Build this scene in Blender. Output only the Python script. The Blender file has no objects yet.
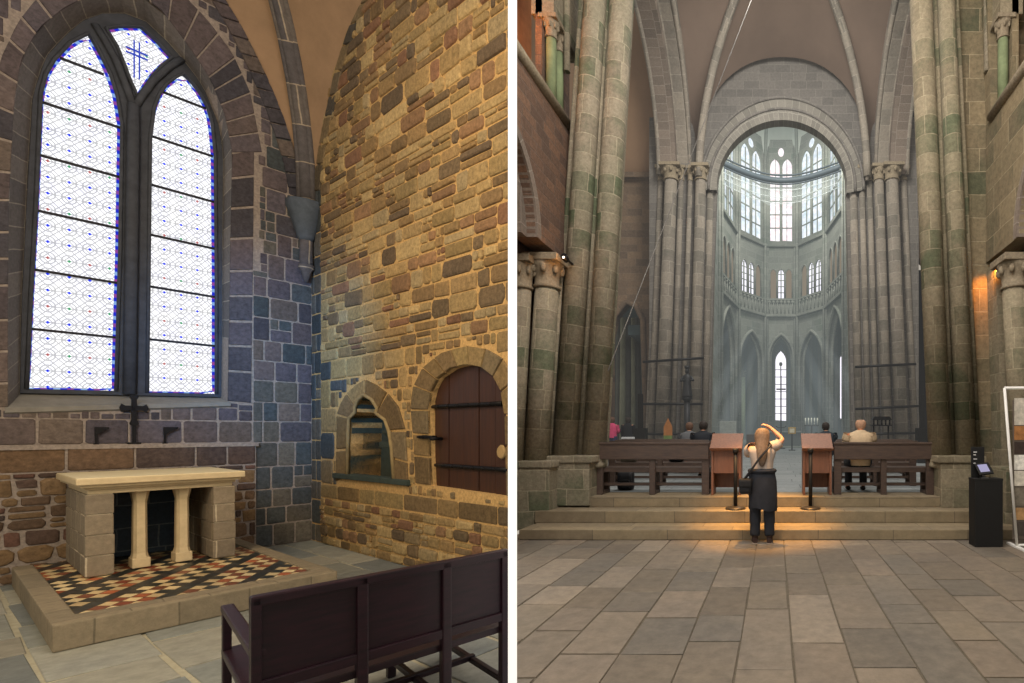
import bpy, bmesh, math, random
from mathutils import Vector, Matrix, noise as mnoise
PI = math.pi
scene = bpy.context.scene
COL = scene.collection
scene.view_settings.view_transform = 'Standard'
scene.view_settings.look = 'None'
F, CX, CY, EYE = 485.0, 775.0, 433.0, 1.6

def at(px, py, Y):
    return Vector(((px - CX) / F * Y, Y, EYE - (py - CY) * Y / F))
def hx(s, k=1.0):
    s = s.lstrip('#'); r = []
    for i in (0, 2, 4):
        c = int(s[i:i + 2], 16) / 255
        r.append((c / 12.92 if c <= .04045 else ((c + .055) / 1.055) ** 2.4) * k)
    return (r[0], r[1], r[2], 1)

# ------------------------------------------------------------------ mesh builder
class MB:
    def __init__(s): s.v = []; s.f = []
    def pt(s, p): s.v.append(Vector(p)); return len(s.v) - 1
    def face(s, pts, uv=None, col=None, smooth=False):
        s.f.append(([s.pt(p) for p in pts], uv, col, smooth)); return s
    def grid(s, rows, closed=False, uv=None, smooth=True, col=None):
        idx = [[s.pt(p) for p in r] for r in rows]
        n = len(rows[0])
        for i in range(len(rows) - 1):
            for j in range(n if closed else n - 1):
                k = (j + 1) % n
                q = [idx[i][j], idx[i][k], idx[i + 1][k], idx[i + 1][j]]
                u = None
                if uv:
                    jj = j + 1
                    u = [uv(i, j), uv(i, jj), uv(i + 1, jj), uv(i + 1, j)]
                s.f.append((q, u, col, smooth))
        return s
    def cap(s, ring, col=None, smooth=False): s.face(ring, None, col, smooth); return s
    def box(s, lo, hi, bev=0.0, M=None, col=None):
        lo, hi = Vector(lo), Vector(hi)
        bm = bmesh.new(); bmesh.ops.create_cube(bm, size=1)
        d = hi - lo; c = (hi + lo) / 2
        for v in bm.verts: v.co = Vector((v.co.x * d.x, v.co.y * d.y, v.co.z * d.z)) + c
        if bev > 0:
            bmesh.ops.bevel(bm, geom=bm.edges[:], offset=min(bev, min(d) * .45), segments=2 if bev > .004 else 1, affect='EDGES', profile=.6)
        s.addbm(bm, M, col); return s
    def addbm(s, bm, M=None, col=None, smooth=False):
        bm.verts.ensure_lookup_table(); base = len(s.v)
        for i, v in enumerate(bm.verts):
            v.index = i; s.v.append((M @ v.co) if M else v.co.copy())
        for f in bm.faces: s.f.append(([base + v.index for v in f.verts], None, col, smooth))
        bm.free(); return s
    def tube(s, pts, rad, n=10, sx=1.0, capped=True, col=None, v0=0.0):
        pts = [Vector(p) for p in pts]
        if not isinstance(rad, (list, tuple)): rad = [rad] * len(pts)
        rows = []; L = [v0]
        up = None
        for i, p in enumerate(pts):
            a = pts[max(i - 1, 0)]; b = pts[min(i + 1, len(pts) - 1)]
            t = (b - a).normalized()
            if up is None:
                up = Vector((0, 0, 1)) if abs(t.z) < .9 else Vector((0, 1, 0))
            x = t.cross(up).normalized(); y = x.cross(t).normalized(); up = y
            rx, ry = rad[i] if isinstance(rad[i], (tuple, list)) else (rad[i] * sx, rad[i])
            rows.append([p + x * (math.cos(2 * PI * k / n) * rx) + y * (math.sin(2 * PI * k / n) * ry) for k in range(n)])
            if i: L.append(L[-1] + (p - pts[i - 1]).length)
        R0 = rad[0][0] if isinstance(rad[0], (tuple, list)) else rad[0]
        s.grid(rows, True, lambda i, j: (2 * PI * R0 * j / n, L[i]), True, col)
        if capped: s.cap(rows[0][::-1], col); s.cap(rows[-1], col)
        return s
    def lathe(s, prof, c=(0, 0, 0), n=20, sx=1, sy=1, a0=0, a1=2 * PI, col=None):
        c = Vector(c); full = abs(a1 - a0 - 2 * PI) < 1e-6
        m = n if full else n + 1
        rows = [[c + Vector((r * sx * math.cos(a0 + (a1 - a0) * k / n), r * sy * math.sin(a0 + (a1 - a0) * k / n), z)) for k in range(m)] for r, z in prof]
        s.grid(rows, full, lambda i, j: (prof[max(i, 0)][0] * 6.28 * j / n, prof[i][1]), True, col)
        if full: s.cap(rows[0][::-1], col); s.cap(rows[-1], col)
        return s
    def ball(s, c, r, n=12, col=None):
        c = Vector(c)
        if not isinstance(r, (tuple, list)): r = (r, r, r)
        rows = [[c + Vector((r[0] * math.sin(PI * i / n) * math.cos(2 * PI * k / n), r[1] * math.sin(PI * i / n) * math.sin(2 * PI * k / n), -r[2] * math.cos(PI * i / n))) for k in range(n)] for i in range(1, n)]
        s.grid(rows, True, None, True, col)
        s.cap(rows[0][::-1], col, True); s.cap(rows[-1], col, True); return s
    def prism(s, poly, d0, d1, M=None):
        """poly (x,z) extruded between y=d0 and d1 ; convex or not (ngon)"""
        a = [Vector((x, d0, z)) for x, z in poly]; b = [Vector((x, d1, z)) for x, z in poly]
        if M: a = [M @ p for p in a]; b = [M @ p for p in b]
        s.face(a); s.face(b[::-1])
        n = len(a); L = 0
        for i in range(n):
            j = (i + 1) % n; l = (a[j] - a[i]).length
            w = abs(d1 - d0)
            s.face([a[i], b[i], b[j], a[j]], [(L, 0), (L, w), (L + l, w), (L + l, 0)]); L += l
        return s
    def fill(s, outer, holes, d0, d1, M=None):
        """filled outline with holes, in (x,z), extruded d0..d1 along y"""
        cu = bpy.data.curves.new('tmp', 'CURVE'); cu.dimensions = '2D'; cu.fill_mode = 'BOTH'
        cu.extrude = abs(d1 - d0) / 2
        for lp in [outer] + holes:
            sp = cu.splines.new('POLY'); sp.points.add(len(lp) - 1)
            for q, p in zip(sp.points, lp): q.co = (p[0], p[1], 0, 1)
            sp.use_cyclic_u = True
        ob = bpy.data.objects.new('tmp', cu); COL.objects.link(ob)
        dg = bpy.context.evaluated_depsgraph_get(); dg.update()
        me = bpy.data.meshes.new_from_object(ob.evaluated_get(dg))
        base = len(s.v); mid = (d0 + d1) / 2
        for v in me.vertices:
            p = Vector((v.co.x, mid + v.co.z, v.co.y)); s.v.append(p)
        for p in me.polygons: s.f.append(([base + i for i in p.vertices], None, None, False))
        bpy.data.objects.remove(ob); bpy.data.curves.remove(cu); bpy.data.meshes.remove(me)
        if M: s.xf(M, base)
        return s
    def xf(s, M, base=0):
        # bake projected uv before moving
        for k, (idx, uv, col, sm) in enumerate(s.f):
            if uv is None and idx[0] >= base: s.f[k] = (idx, s.boxuv(idx), col, sm)
        for i in range(base, len(s.v)): s.v[i] = M @ s.v[i]
        return s
    def boxuv(s, idx):
        p = [s.v[i] for i in idx]
        n = Vector((0, 0, 0))
        for i in range(len(p)):
            a, b = p[i], p[(i + 1) % len(p)]
            n += Vector(((a.y - b.y) * (a.z + b.z), (a.z - b.z) * (a.x + b.x), (a.x - b.x) * (a.y + b.y)))
        ax, ay, az = abs(n.x), abs(n.y), abs(n.z)
        if az >= ax and az >= ay: return [(q.x, q.y) for q in p]
        if ay >= ax: return [(q.x, q.z) for q in p]
        return [(q.y, q.z) for q in p]

PM = {}
def empty(name, loc, rz=0.0, label=None, cat=None, group=None):
    o = bpy.data.objects.new(name, None); COL.objects.link(o)
    o.location = loc; o.rotation_euler = (0, 0, rz); o.empty_display_size = .1
    PM[o.name] = Matrix.Translation(Vector(loc)) @ Matrix.Rotation(rz, 4, 'Z')
    tag(o, label, cat, group); return o
def tag(o, label=None, cat=None, group=None, kind=None):
    if label: o['label'] = label
    if cat: o['category'] = cat
    if group: o['group'] = group
    if kind: o['kind'] = kind
    return o
def obj(name, mb, mat, parent=None, world=False, clip=None, origin=None, merge=True, rot=0.0):
    """link as ONE mesh. world=True: mb holds world coordinates; parent frame is removed."""
    me = bpy.data.meshes.new(name)
    bm = bmesh.new(); uvl = bm.loops.layers.uv.new('UVMap'); cl = bm.loops.layers.float_color.new('Col')
    M = Matrix.Identity(4)
    if parent is not None:
        base = PM.get(parent.name, Matrix.Identity(4))
        if world: M = base.inverted()
    elif origin is not None:
        base = Matrix.Translation(Vector(origin)) @ Matrix.Rotation(rot, 4, 'Z')
        if world: M = base.inverted()
    vs = [bm.verts.new(M @ p) for p in mb.v]
    for idx, uv, col, sm in mb.f:
        try: f = bm.faces.new([vs[i] for i in idx])
        except ValueError: continue
        f.smooth = sm
        u = uv or mb.boxuv(idx)
        for l, q in zip(f.loops, u):
            l[uvl].uv = q
            l[cl] = col or (1, 1, 1, 1)
    if clip:
        for co, no in clip:
            bmesh.ops.bisect_plane(bm, geom=bm.verts[:] + bm.edges[:] + bm.faces[:], plane_co=M @ Vector(co), plane_no=M.to_3x3() @ Vector(no), clear_outer=True)
    if merge: bmesh.ops.remove_doubles(bm, verts=bm.verts[:], dist=1e-5)
    bmesh.ops.recalc_face_normals(bm, faces=bm.faces[:])
    bm.to_mesh(me); bm.free()
    o = bpy.data.objects.new(name, me); COL.objects.link(o)
    if mat: me.materials.append(mat)
    if parent is not None:
        o.parent = parent; PM[o.name] = base
    elif origin is not None:
        o.location = origin; o.rotation_euler = (0, 0, rot); PM[o.name] = base
    return o
def struct(name, mb, mat, **k):
    o = obj(name, mb, mat, **k); o['kind'] = 'structure'; return o

# ------------------------------------------------------------------ materials
class NT:
    def __init__(s, name):
        s.m = bpy.data.materials.new(name); s.m.use_nodes = True
        s.t = s.m.node_tree; s.t.nodes.clear()
        s.out = s.n('ShaderNodeOutputMaterial')
    def n(s, ty, **k):
        x = s.t.nodes.new(ty)
        for a, b in k.items(): setattr(x, a, b)
        return x
    def l(s, a, b): s.t.links.new(a, b)
    def setin(s, sock, v):
        if isinstance(v, bpy.types.NodeSocket): s.l(v, sock)
        else: sock.default_value = v
    def ma(s, op, a, b=0.0, c=None):
        x = s.n('ShaderNodeMath', operation=op)
        s.setin(x.inputs[0], a); s.setin(x.inputs[1], b)
        if c is not None: s.setin(x.inputs[2], c)
        return x.outputs[0]
    def mix(s, f, a, b, mode='MIX'):
        x = s.n('ShaderNodeMix', data_type='RGBA', blend_type=mode)
        s.setin(x.inputs[0], f); s.setin(x.inputs[6], a); s.setin(x.inputs[7], b)
        return x.outputs[2]
    def noise(s, vec, scale, detail=3, rough=.55):
        x = s.n('ShaderNodeTexNoise'); x.inputs['Scale'].default_value = scale
        x.inputs['Detail'].default_value = detail; x.inputs['Roughness'].default_value = rough
        if vec: s.l(vec, x.inputs['Vector'])
        return x.outputs['Fac']
    def ramp(s, f, a, b, c0=0.0, c1=1.0):
        x = s.n('ShaderNodeMapRange'); s.setin(x.inputs[0], f)
        x.inputs[1].default_value = a; x.inputs[2].default_value = b; x.inputs[3].default_value = c0; x.inputs[4].default_value = c1
        return x.outputs[0]
    def bsdf(s, col, rough=.85, bump=None, strength=.3, dist=.02, metal=0.0, spec=.3, emit=None, es=0.0):
        b = s.n('ShaderNodeBsdfPrincipled')
        s.setin(b.inputs['Base Color'], col); s.setin(b.inputs['Roughness'], rough)
        b.inputs['Metallic'].default_value = metal; b.inputs['Specular IOR Level'].default_value = spec
        if bump is not None:
            bp = s.n('ShaderNodeBump'); bp.inputs['Strength'].default_value = strength; bp.inputs['Distance'].default_value = dist
            s.l(bump, bp.inputs['Height']); s.l(bp.outputs[0], b.inputs['Normal'])
        if emit is not None:
            s.setin(b.inputs['Emission Color'], emit); b.inputs['Emission Strength'].default_value = es
        s.l(b.outputs[0], s.out.inputs[0]); return s.m

def ashlar(name, c1, c2, mortar, bw, bh, ms=.012, moss=None, mossamt=.5, dark=.55, bump=.35, patch=1.2):
    t = NT(name)
    uv = t.n('ShaderNodeUVMap', uv_map='UVMap').outputs[0]
    geo = t.n('ShaderNodeNewGeometry').outputs['Position']
    # wobble the joints a little
    nz = t.n('ShaderNodeTexNoise'); nz.inputs['Scale'].default_value = 2.2 / bw * .4; t.l(uv, nz.inputs['Vector'])
    sc = t.n('ShaderNodeVectorMath', operation='SCALE'); sc.inputs[3].default_value = bh * .12
    sb = t.n('ShaderNodeVectorMath', operation='SUBTRACT'); t.l(nz.outputs['Color'], sb.inputs[0]); sb.inputs[1].default_value = (.5, .5, .5)
    t.l(sb.outputs[0], sc.inputs[0])
    ad = t.n('ShaderNodeVectorMath', operation='ADD'); t.l(uv, ad.inputs[0]); t.l(sc.outputs[0], ad.inputs[1])
    b = t.n('ShaderNodeTexBrick', offset=.43, squash=.75, squash_frequency=3); t.l(ad.outputs[0], b.inputs['Vector'])
    b.inputs['Color1'].default_value = hx(c1); b.inputs['Color2'].default_value = hx(c2); b.inputs['Mortar'].default_value = hx(mortar)
    b.inputs['Scale'].default_value = 1; b.inputs['Mortar Size'].default_value = ms; b.inputs['Mortar Smooth'].default_value = .4
    b.inputs['Brick Width'].default_value = bw; b.inputs['Row Height'].default_value = bh
    col = b.outputs['Color']
    n1 = t.noise(geo, patch, 5, .65)
    n2 = t.noise(geo, 9 / max(bw, .2), 6, .75)
    if moss:
        mf = t.ramp(n1, .44, .60, 0, mossamt)
        # stains sit on whole stones: second random field at stone scale
        b2 = t.n('ShaderNodeTexBrick', offset=.43, squash=.75, squash_frequency=3); t.l(ad.outputs[0], b2.inputs['Vector'])
        b2.inputs['Color1'].default_value = (0, 0, 0, 1); b2.inputs['Color2'].default_value = (1, 1, 1, 1); b2.inputs['Mortar'].default_value = (0, 0, 0, 1)
        b2.inputs['Scale'].default_value = 1; b2.inputs['Mortar Size'].default_value = ms
        b2.inputs['Brick Width'].default_value = bw; b2.inputs['Row Height'].default_value = bh
        v = t.ramp(b2.outputs['Color'], .3, .8)
        col = t.mix(t.ma('MULTIPLY', mf, t.ma('ADD', t.ma('MULTIPLY', v, .8), .2)), col, hx(moss))
    col = t.mix(1.0, col, t.mix(t.ramp(n2, .25, .75), (dark, dark, dark, 1), (1.15, 1.15, 1.15, 1)), 'MULTIPLY')
    h = t.ma('ADD', t.ma('MULTIPLY', b.outputs['Fac'], -.7), t.ma('MULTIPLY', n2, .8))
    return t.bsdf(col, .9, h, bump, .02)

def vcol(name, dark=.6, nscale=14, bump=.4, rough=.9, big=1.2, sat=None, spec=.2):
    t = NT(name)
    a = t.n('ShaderNodeAttribute', attribute_name='Col').outputs['Color']
    geo = t.n('ShaderNodeNewGeometry').outputs['Position']
    n2 = t.noise(geo, nscale, 6, .7); n1 = t.noise(geo, big, 4, .6)
    col = t.mix(1.0, a, t.mix(t.ramp(n2, .28, .72), (dark, dark, dark, 1), (1.2, 1.2, 1.2, 1)), 'MULTIPLY')
    col = t.mix(1.0, col, t.mix(t.ramp(n1, .3, .7), (.8, .82, .86, 1), (1.1, 1.07, 1.02, 1)), 'MULTIPLY')
    return t.bsdf(col, rough, n2, bump, .015, spec=spec)

def plain(name, c, rough=.7, metal=0, var=.15, ns=8, bump=0.1, spec=.3, emit=None, es=0):
    t = NT(name)
    geo = t.n('ShaderNodeNewGeometry').outputs['Position']
    n = t.noise(geo, ns, 5, .65)
    c = hx(c)
    col = t.mix(t.ramp(n, .3, .7), tuple(x * (1 - var) for x in c[:3]) + (1,), tuple(min(1, x * (1 + var)) for x in c[:3]) + (1,))
    return t.bsdf(col, rough, n if bump else None, bump, .01, metal, spec, hx(emit) if emit else None, es)

def wood(name, c, c2, rough=.45, sc=(1, 14, 14), spec=.4):
    t = NT(name)
    tc = t.n('ShaderNodeTexCoord').outputs['Object']
    mp = t.n('ShaderNodeMapping'); mp.inputs['Scale'].default_value = sc; t.l(tc, mp.inputs[0])
    n = t.noise(mp.outputs[0], 3, 6, .6)
    col = t.mix(t.ramp(n, .3, .7), hx(c), hx(c2))
    return t.bsdf(col, rough, n, .15, .005, spec=spec)

def emis(name, c, s):
    t = NT(name); e = t.n('ShaderNodeEmission'); e.inputs[0].default_value = hx(c); e.inputs[1].default_value = s
    t.l(e.outputs[0], t.out.inputs[0]); return t.m

M_STONE = vcol('hewn stone', .5, 22, .8)
M_FLAG = vcol('worn flagstone', .72, 9, .25, .62, .8, spec=.35)
M_TILE = vcol('glazed tile', .8, 20, .1, .4, spec=.5)
def mortar_mat(name, c, var=.3): return plain(name, c, .95, 0, var, 30, .7)
# ------------------------------------------------------------------ stone-by-stone masonry
def inpoly(x, z, poly):
    r = False; n = len(poly)
    for i in range(n):
        x1, z1 = poly[i]; x2, z2 = poly[(i + 1) % n]
        if (z1 > z) != (z2 > z) and x < (x2 - x1) * (z - z1) / (z2 - z1) + x1: r = not r
    return r
def stone(mb, x0, x1, z0, z1, y, rel, rnd, pal, rough=1.0, gap=.012, big=False):
    w, h = x1 - x0, z1 - z0
    g = gap; j = min(w, h) * .13 * rough
    def jt(): return rnd.uniform(-j, j)
    cut = min(w, h) * (.06 + .2 * rough * rnd.random())
    P = [(x0 + g + cut, z0 + g), (x1 - g - cut, z0 + g), (x1 - g, z0 + g + cut), (x1 - g, z1 - g - cut),
         (x1 - g - cut, z1 - g), (x0 + g + cut, z1 - g), (x0 + g, z1 - g - cut), (x0 + g, z0 + g + cut)]
    P = [(a + jt() * .5 - (j * .2 if a > (x0 + x1) / 2 else -j * .2), b + jt() * .5) for a, b in P]
    cx, cz = (x0 + x1) / 2, (z0 + z1) / 2
    b = min(.022, min(w, h) * .14)
    def inset(p, k):
        dx, dz = p[0] - cx, p[1] - cz
        return (cx + dx * (1 - k / max(w * .5, .01)), cz + dz * (1 - k / max(h * .5, .01)))
    r = rel * rnd.uniform(.5, 1.3)
    tx, tz = rnd.uniform(-.3, .3) * rel, rnd.uniform(-.3, .3) * rel
    R0 = [Vector((a, y + .004, c)) for a, c in P]
    R1 = [Vector((q[0], y - r * .75, q[1])) for q in (inset(p, b * .45) for p in P)]
    R2 = [Vector((q[0], y - r - tx * (q[0] - cx) / w - tz * (q[1] - cz) / h, q[1])) for q in (inset(p, b * 1.5) for p in P)]
    c = rnd.choice(pal); k = rnd.uniform(.82, 1.15)
    col = (c[0] * k, c[1] * k, c[2] * k, 1)
    mb.grid([R0, R1, R2], True, None, False, col)
    mb.face(R2, None, col)
def masonry(mb, x0, x1, z0, z1, hr, wr, y, rel, pal, seed, holes=(), rough=1.0, gap=.012, split=.15, zone=None, minw=.07):
    rnd = random.Random(seed)
    def put(a, b, c, d, depth):
        pts = [(a, c), (b, c), (a, d), (b, d), ((a + b) / 2, (c + d) / 2), ((a + b) / 2, c), ((a + b) / 2, d), (a, (c + d) / 2), (b, (c + d) / 2)]
        k = 0
        for p in pts:
            if any(inpoly(p[0], p[1], h) for h in holes) or (zone and not zone(*p)): k += 1
        if k == len(pts): return
        if k == 0:
            stone(mb, a, b, c, d, y, rel, rnd, pal, rough, gap); return
        if depth == 0: return
        if (b - a) > (d - c) * .8 and b - a > minw * 1.6:
            m = a + (b - a) * rnd.uniform(.4, .6); put(a, m, c, d, depth - 1); put(m, b, c, d, depth - 1)
        elif d - c > minw * 1.6:
            m = c + (d - c) * rnd.uniform(.4, .6); put(a, b, c, m, depth - 1); put(a, b, m, d, depth - 1)
    z = z0
    while z < z1 - .02:
        h = rnd.uniform(*hr)
        if z1 - z - h < hr[0] * .6: h = z1 - z
        x = x0
        ww = wr[1] if x0 == x0 else 0
        first = True
        while x < x1 - .02:
            w = rnd.uniform(*wr)
            if first: w *= rnd.uniform(.4, 1); first = False
            if x1 - x - w < wr[0] * .5: w = x1 - x
            if rnd.random() < split and h > hr[0] * 1.3:
                m = h * rnd.uniform(.4, .6); v = w * rnd.uniform(.35, .65)
                put(x, x + w, z, z + m, 3)
                if rnd.random() < .6: put(x, x + v, z + m, z + h, 3); put(x + v, x + w, z + m, z + h, 3)
                else: put(x, x + w, z + m, z + h, 3)
            else: put(x, x + w, z, z + h, 4)
            x += w
        z += h
def voussoirs(mb, inner, outer, n, d0, d1, pal, seed, gap=.006):
    """wedge stones between two outlines of (x,z), same parametrisation"""
    rnd = random.Random(seed)
    def walk(poly, t):
        L = [0]
        for i in range(len(poly) - 1): L.append(L[-1] + math.dist(poly[i], poly[i + 1]))
        s = t * L[-1]
        for i in range(len(poly) - 1):
            if s <= L[i + 1] + 1e-9:
                k = (s - L[i]) / max(L[i + 1] - L[i], 1e-9)
                return (poly[i][0] + (poly[i + 1][0] - poly[i][0]) * k, poly[i][1] + (poly[i + 1][1] - poly[i][1]) * k)
        return poly[-1]
    cuts = [0]
    for i in range(n): cuts.append(cuts[-1] + rnd.uniform(.8, 1.2))
    for i in range(n):
        a, b = cuts[i] / cuts[-1], cuts[i + 1] / cuts[-1]; g = gap / max(1e-3, 1) * .6 / n
        a += .025 / n * 1.6; b -= .025 / n * 1.6
        m = (a + b) / 2
        pin = [walk(inner, t) for t in (a, m, b)]; po = [walk(outer, t) for t in (b, m, a)]
        c = rnd.choice(pal); k = rnd.uniform(.8, 1.15); col = (c[0] * k, c[1] * k, c[2] * k, 1)
        lp = pin + po
        cx = sum(p[0] for p in lp) / 6; cz = sum(p[1] for p in lp) / 6
        ins = [(p[0] + (cx - p[0]) * .05, p[1] + (cz - p[1]) * .05) for p in lp]
        A = [Vector((p[0], d1, p[1])) for p in lp]; B = [Vector((p[0], d0 + .012, p[1])) for p in lp]; C = [Vector((p[0], d0, p[1])) for p in ins]
        mb.grid([A, B, C], True, None, False, col); mb.face(C, None, col)
def P(*hexes): return [hx(h) for h in hexes]

def desat(cs, k, m):
    return [tuple((c * (1 - k) + (.3 * x[0] + .6 * x[1] + .1 * x[2]) * k) * m for c in x[:3]) + (1,) for x in cs]
# ================================================================== CHAPEL (left)
P0 = Vector((-6.92, 7.25, 0))
BM = Matrix.Translation(P0) @ Matrix.Rotation(math.atan2(.8699, .4932), 4, 'Z')
RM = Matrix.Translation(P0) @ Matrix.Rotation(math.atan2(-.4934, .8698), 4, 'Z')
RZB = math.atan2(.8699, .4932); RZR = math.atan2(-.4934, .8698)
def onw(M, px, py, off=0.0):
    Mi = M.inverted(); o = Mi @ Vector((0, 0, EYE)); d = Mi.to_3x3() @ Vector(((px - CX) / F, 1, -(py - CY) / F))
    t = (off - o.y) / d.y; p = o + d * t
    return (p.x, p.z)
def bw(px, py, off=0.0): return onw(BM, px, py, off)
def rw(px, py, off=0.0): return onw(RM, px, py, off)
DIVC = (Vector((-.5412 * 2, 2, 0)), Vector((1, .5412, 0)))          # clip plane between the two rooms
CLIP_L = [(DIVC[0], DIVC[1])]
CLIP_R = [(DIVC[0], -DIVC[1])]

m_mort_w = mortar_mat('ochre lime mortar', '#bd9a66')
m_mort_b = mortar_mat('pale grey mortar', '#8b8078')
m_plast = plain('vault plaster', '#94795f', .95, 0, .12, 3, .15)
PAL_B = P('#5a5358', '#645a5c', '#504d53', '#6b605f', '#5e585f', '#6d625c', '#4c494f')
PAL_BL = P('#6b5747', '#7d664c', '#5b4a42', '#856c50', '#6a4f45', '#77604b', '#524642')
PAL_R = desat(P('#a78a58', '#97794c', '#b39865', '#a08253', '#8a6f4a', '#b99d68', '#94714f', '#a89268', '#7d684c', '#8a6449', '#ab8f5c', '#9d8352', '#6f5d48'), .12, .97)
PAL_RA = P('#8a7350', '#7a664a', '#98815a', '#6f5f4a', '#86755a', '#a08a60')
PAL_Q = P('#4f5355', '#5b5a56', '#484e51', '#67625a')

# ---- window outlines
G = .36
open_px = [(8, 408), (8, 300), (9, 200), (14, 105), (21, 60), (39, 28), (70, 4), (105, -8), (130, -8), (158, 6), (190, 48), (211, 81), (225, 116), (232, 153), (230, 250), (228, 402)]
OPEN = [bw(*p) for p in open_px]
ring_px = [(-14, 408), (-16, 300), (-16, 200), (-12, 110), (0, 60), (18, 22), (45, -12), (90, -34), (130, -38), (165, -24), (206, 18), (232, 52), (250, 92), (262, 153), (263, 250), (263, 402)]
RING = [bw(*p) for p in ring_px]
frame_px = [(20, 393), (22, 300), (27, 200), (33, 95), (46, 57), (64, 37), (82, 21), (104, 13), (138, 14), (174, 48), (205, 88), (220, 125), (223, 160), (222, 300), (222, 397)]
FRAME = [bw(*p, G - .06) for p in frame_px]
L1 = [bw(*p, G) for p in [(26, 389), (30, 300), (35, 211), (40, 95), (45, 76), (53, 62), (70, 44), (88, 35), (97, 50), (109, 74), (116, 96), (121, 126), (119, 250), (115, 391)]]
L2 = [bw(*p, G) for p in [(146, 392.5), (147.5, 280), (149, 140), (153, 109), (158, 96), (165, 86), (174, 79), (183, 75), (192, 84), (200, 95), (207, 109), (211, 123), (214, 155), (215, 280), (215, 394)]]
L3 = [bw(*p, G) for p in [(105, 30), (121, 27.4), (140.5, 28), (156, 42), (171, 59), (160, 68), (151, 78), (143, 90), (137, 102), (134, 92), (130, 84), (124, 68), (116, 48)]]

# ---- back wall (upper part, flush) and lower thick part
ZL = bw(135, 444, -.06)[1]
AX = -3.6
form_px = [(303, 190), (298, 165), (290, 138), (278, 105), (262, 68), (243, 30), (225, 0), (200, -40), (170, -85)]
FORM = [bw(*p) for p in form_px]
mb = MB(); mb.fill([(AX, 0), (.0, 0), (.0, 10), (AX, 10)], [OPEN], 0, .5); mb.xf(BM)
wb = struct('wall_back', mb, m_mort_b, origin=P0, rot=RZB, world=True)
mb = MB()
ARCH = [RING[2], ] + RING[2:14]
JR = [bw(*p) for p in ((232, 153), (230, 250), (228, 402))]; JRo = [bw(*p) for p in ((254, 150), (253, 250), (251, 404))]
JL = [bw(*p) for p in ((8, 408), (8, 300), (9, 200))]; JLo = [bw(*p) for p in ((-14, 409), (-14, 300), (-14, 200))]
HO = [OPEN[:1] + OPEN[1:], RING[2:14], JR + JRo[::-1], JL + JLo[::-1]]
masonry(mb, AX, -.62, ZL, 9, (.27, .36), (.2, .42), 0, .010, PAL_B, 4, HO, .12, .0045, .06)
masonry(mb, -.62, 0, ZL, 9, (.24, .36), (.14, .3), 0, .012, PAL_Q + PAL_B, 9, HO, .12, .0045, .2)
masonry(mb, -.62, 0, 0, ZL, (.24, .34), (.16, .32), 0, .012, PAL_Q, 19, HO, .12, .0045, .2)
voussoirs(mb, JR, JRo, 9, -.012, .02, PAL_B, 13); voussoirs(mb, JL, JLo, 7, -.012, .02, PAL_B, 14)
voussoirs(mb, OPEN[2:8], RING[2:8], 9, -.014, .02, PAL_B, 3)
voussoirs(mb, OPEN[7:14], RING[7:14], 11, -.014, .02, PAL_B, 5)
obj('stonework', mb, M_STONE, wb, merge=False)
# lower wall, thicker, with ledge
mb = MB(); mb.box((AX, -.05, 0), (-.60, .05, ZL - .02)); mb.box((AX, -.075, ZL - .05), (-.58, .05, ZL)); mb.xf(BM)
wl = struct('wall_back', mb, m_mort_b, origin=P0, rot=RZB, world=True)
mb = MB()
masonry(mb, AX, -.6, ZL - .3, ZL - .03, (.26, .27), (.24, .5), -.05, .014, PAL_BL, 21, (), .12, .0045, 0)
masonry(mb, AX, -.6, 0, ZL - .3, (.09, .2), (.1, .26), -.05, .022, PAL_BL, 23, (), 1.0, .007, .3)
obj('stonework', mb, M_STONE, wl, merge=False)

# ---- window 1: reveal, tracery, glass
m_trac = plain('weathered tracery stone', '#41444c', .85, 0, .25, 9, .3)
m_rev = ashlar('reveal stone', '#7c7672', '#5e5b5c', '#9c968c', .34, .36, .008, None)
def resample(poly, n):
    L = [0]
    for i in range(len(poly) - 1): L.append(L[-1] + math.dist(poly[i], poly[i + 1]))
    out = []
    for k in range(n):
        s = L[-1] * k / (n - 1)
        for i in range(len(poly) - 1):
            if s <= L[i + 1] + 1e-9:
                t = (s - L[i]) / max(L[i + 1] - L[i], 1e-9)
                out.append((poly[i][0] + (poly[i + 1][0] - poly[i][0]) * t, poly[i][1] + (poly[i + 1][1] - poly[i][1]) * t)); break
    return out
mb = MB(); mb.fill(FRAME, [L1, L2, L3], G - .06, G + .08)
w1 = struct('window_1', mb, m_trac, origin=P0, rot=RZB)
mb = MB(); A = resample(OPEN, 50); B = resample(FRAME, 50)
cum = [0]
for i in range(49): cum.append(cum[-1] + math.dist(A[i], A[i + 1]))
mb.grid([[Vector((p[0], -.004, p[1])) for p in A], [Vector((p[0], G - .05, p[1])) for p in B]], False, lambda i, j: (cum[min(j, 49)], .36 * i + .02), False)
obj('reveal', mb, m_rev, w1, merge=False)
mb = MB()   # sill: sloping ledge
a, b, c, d = OPEN[0], OPEN[-1], FRAME[-1], FRAME[0]
mb.face([Vector((a[0] - .02, -.03, a[1])), Vector((b[0] + .02, -.03, b[1])), Vector((c[0] + .01, G, c[1])), Vector((d[0], G, d[1]))])
mb.face([Vector((a[0] - .02, -.03, a[1])), Vector((b[0] + .02, -.03, b[1])), Vector((b[0] + .02, -.03, b[1] - .05)), Vector((a[0] - .02, -.03, a[1] - .05))])
mb.face([Vector((a[0] - .02, -.03, a[1] - .05)), Vector((b[0] + .02, -.03, b[1] - .05)), Vector((b[0] + .02, .0, b[1] - .07)), Vector((a[0] - .02, .0, a[1] - .07))])
obj('window_sill', mb, plain('sill stone', '#7b7872', .85, 0, .15, 10, .3), w1)
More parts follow.
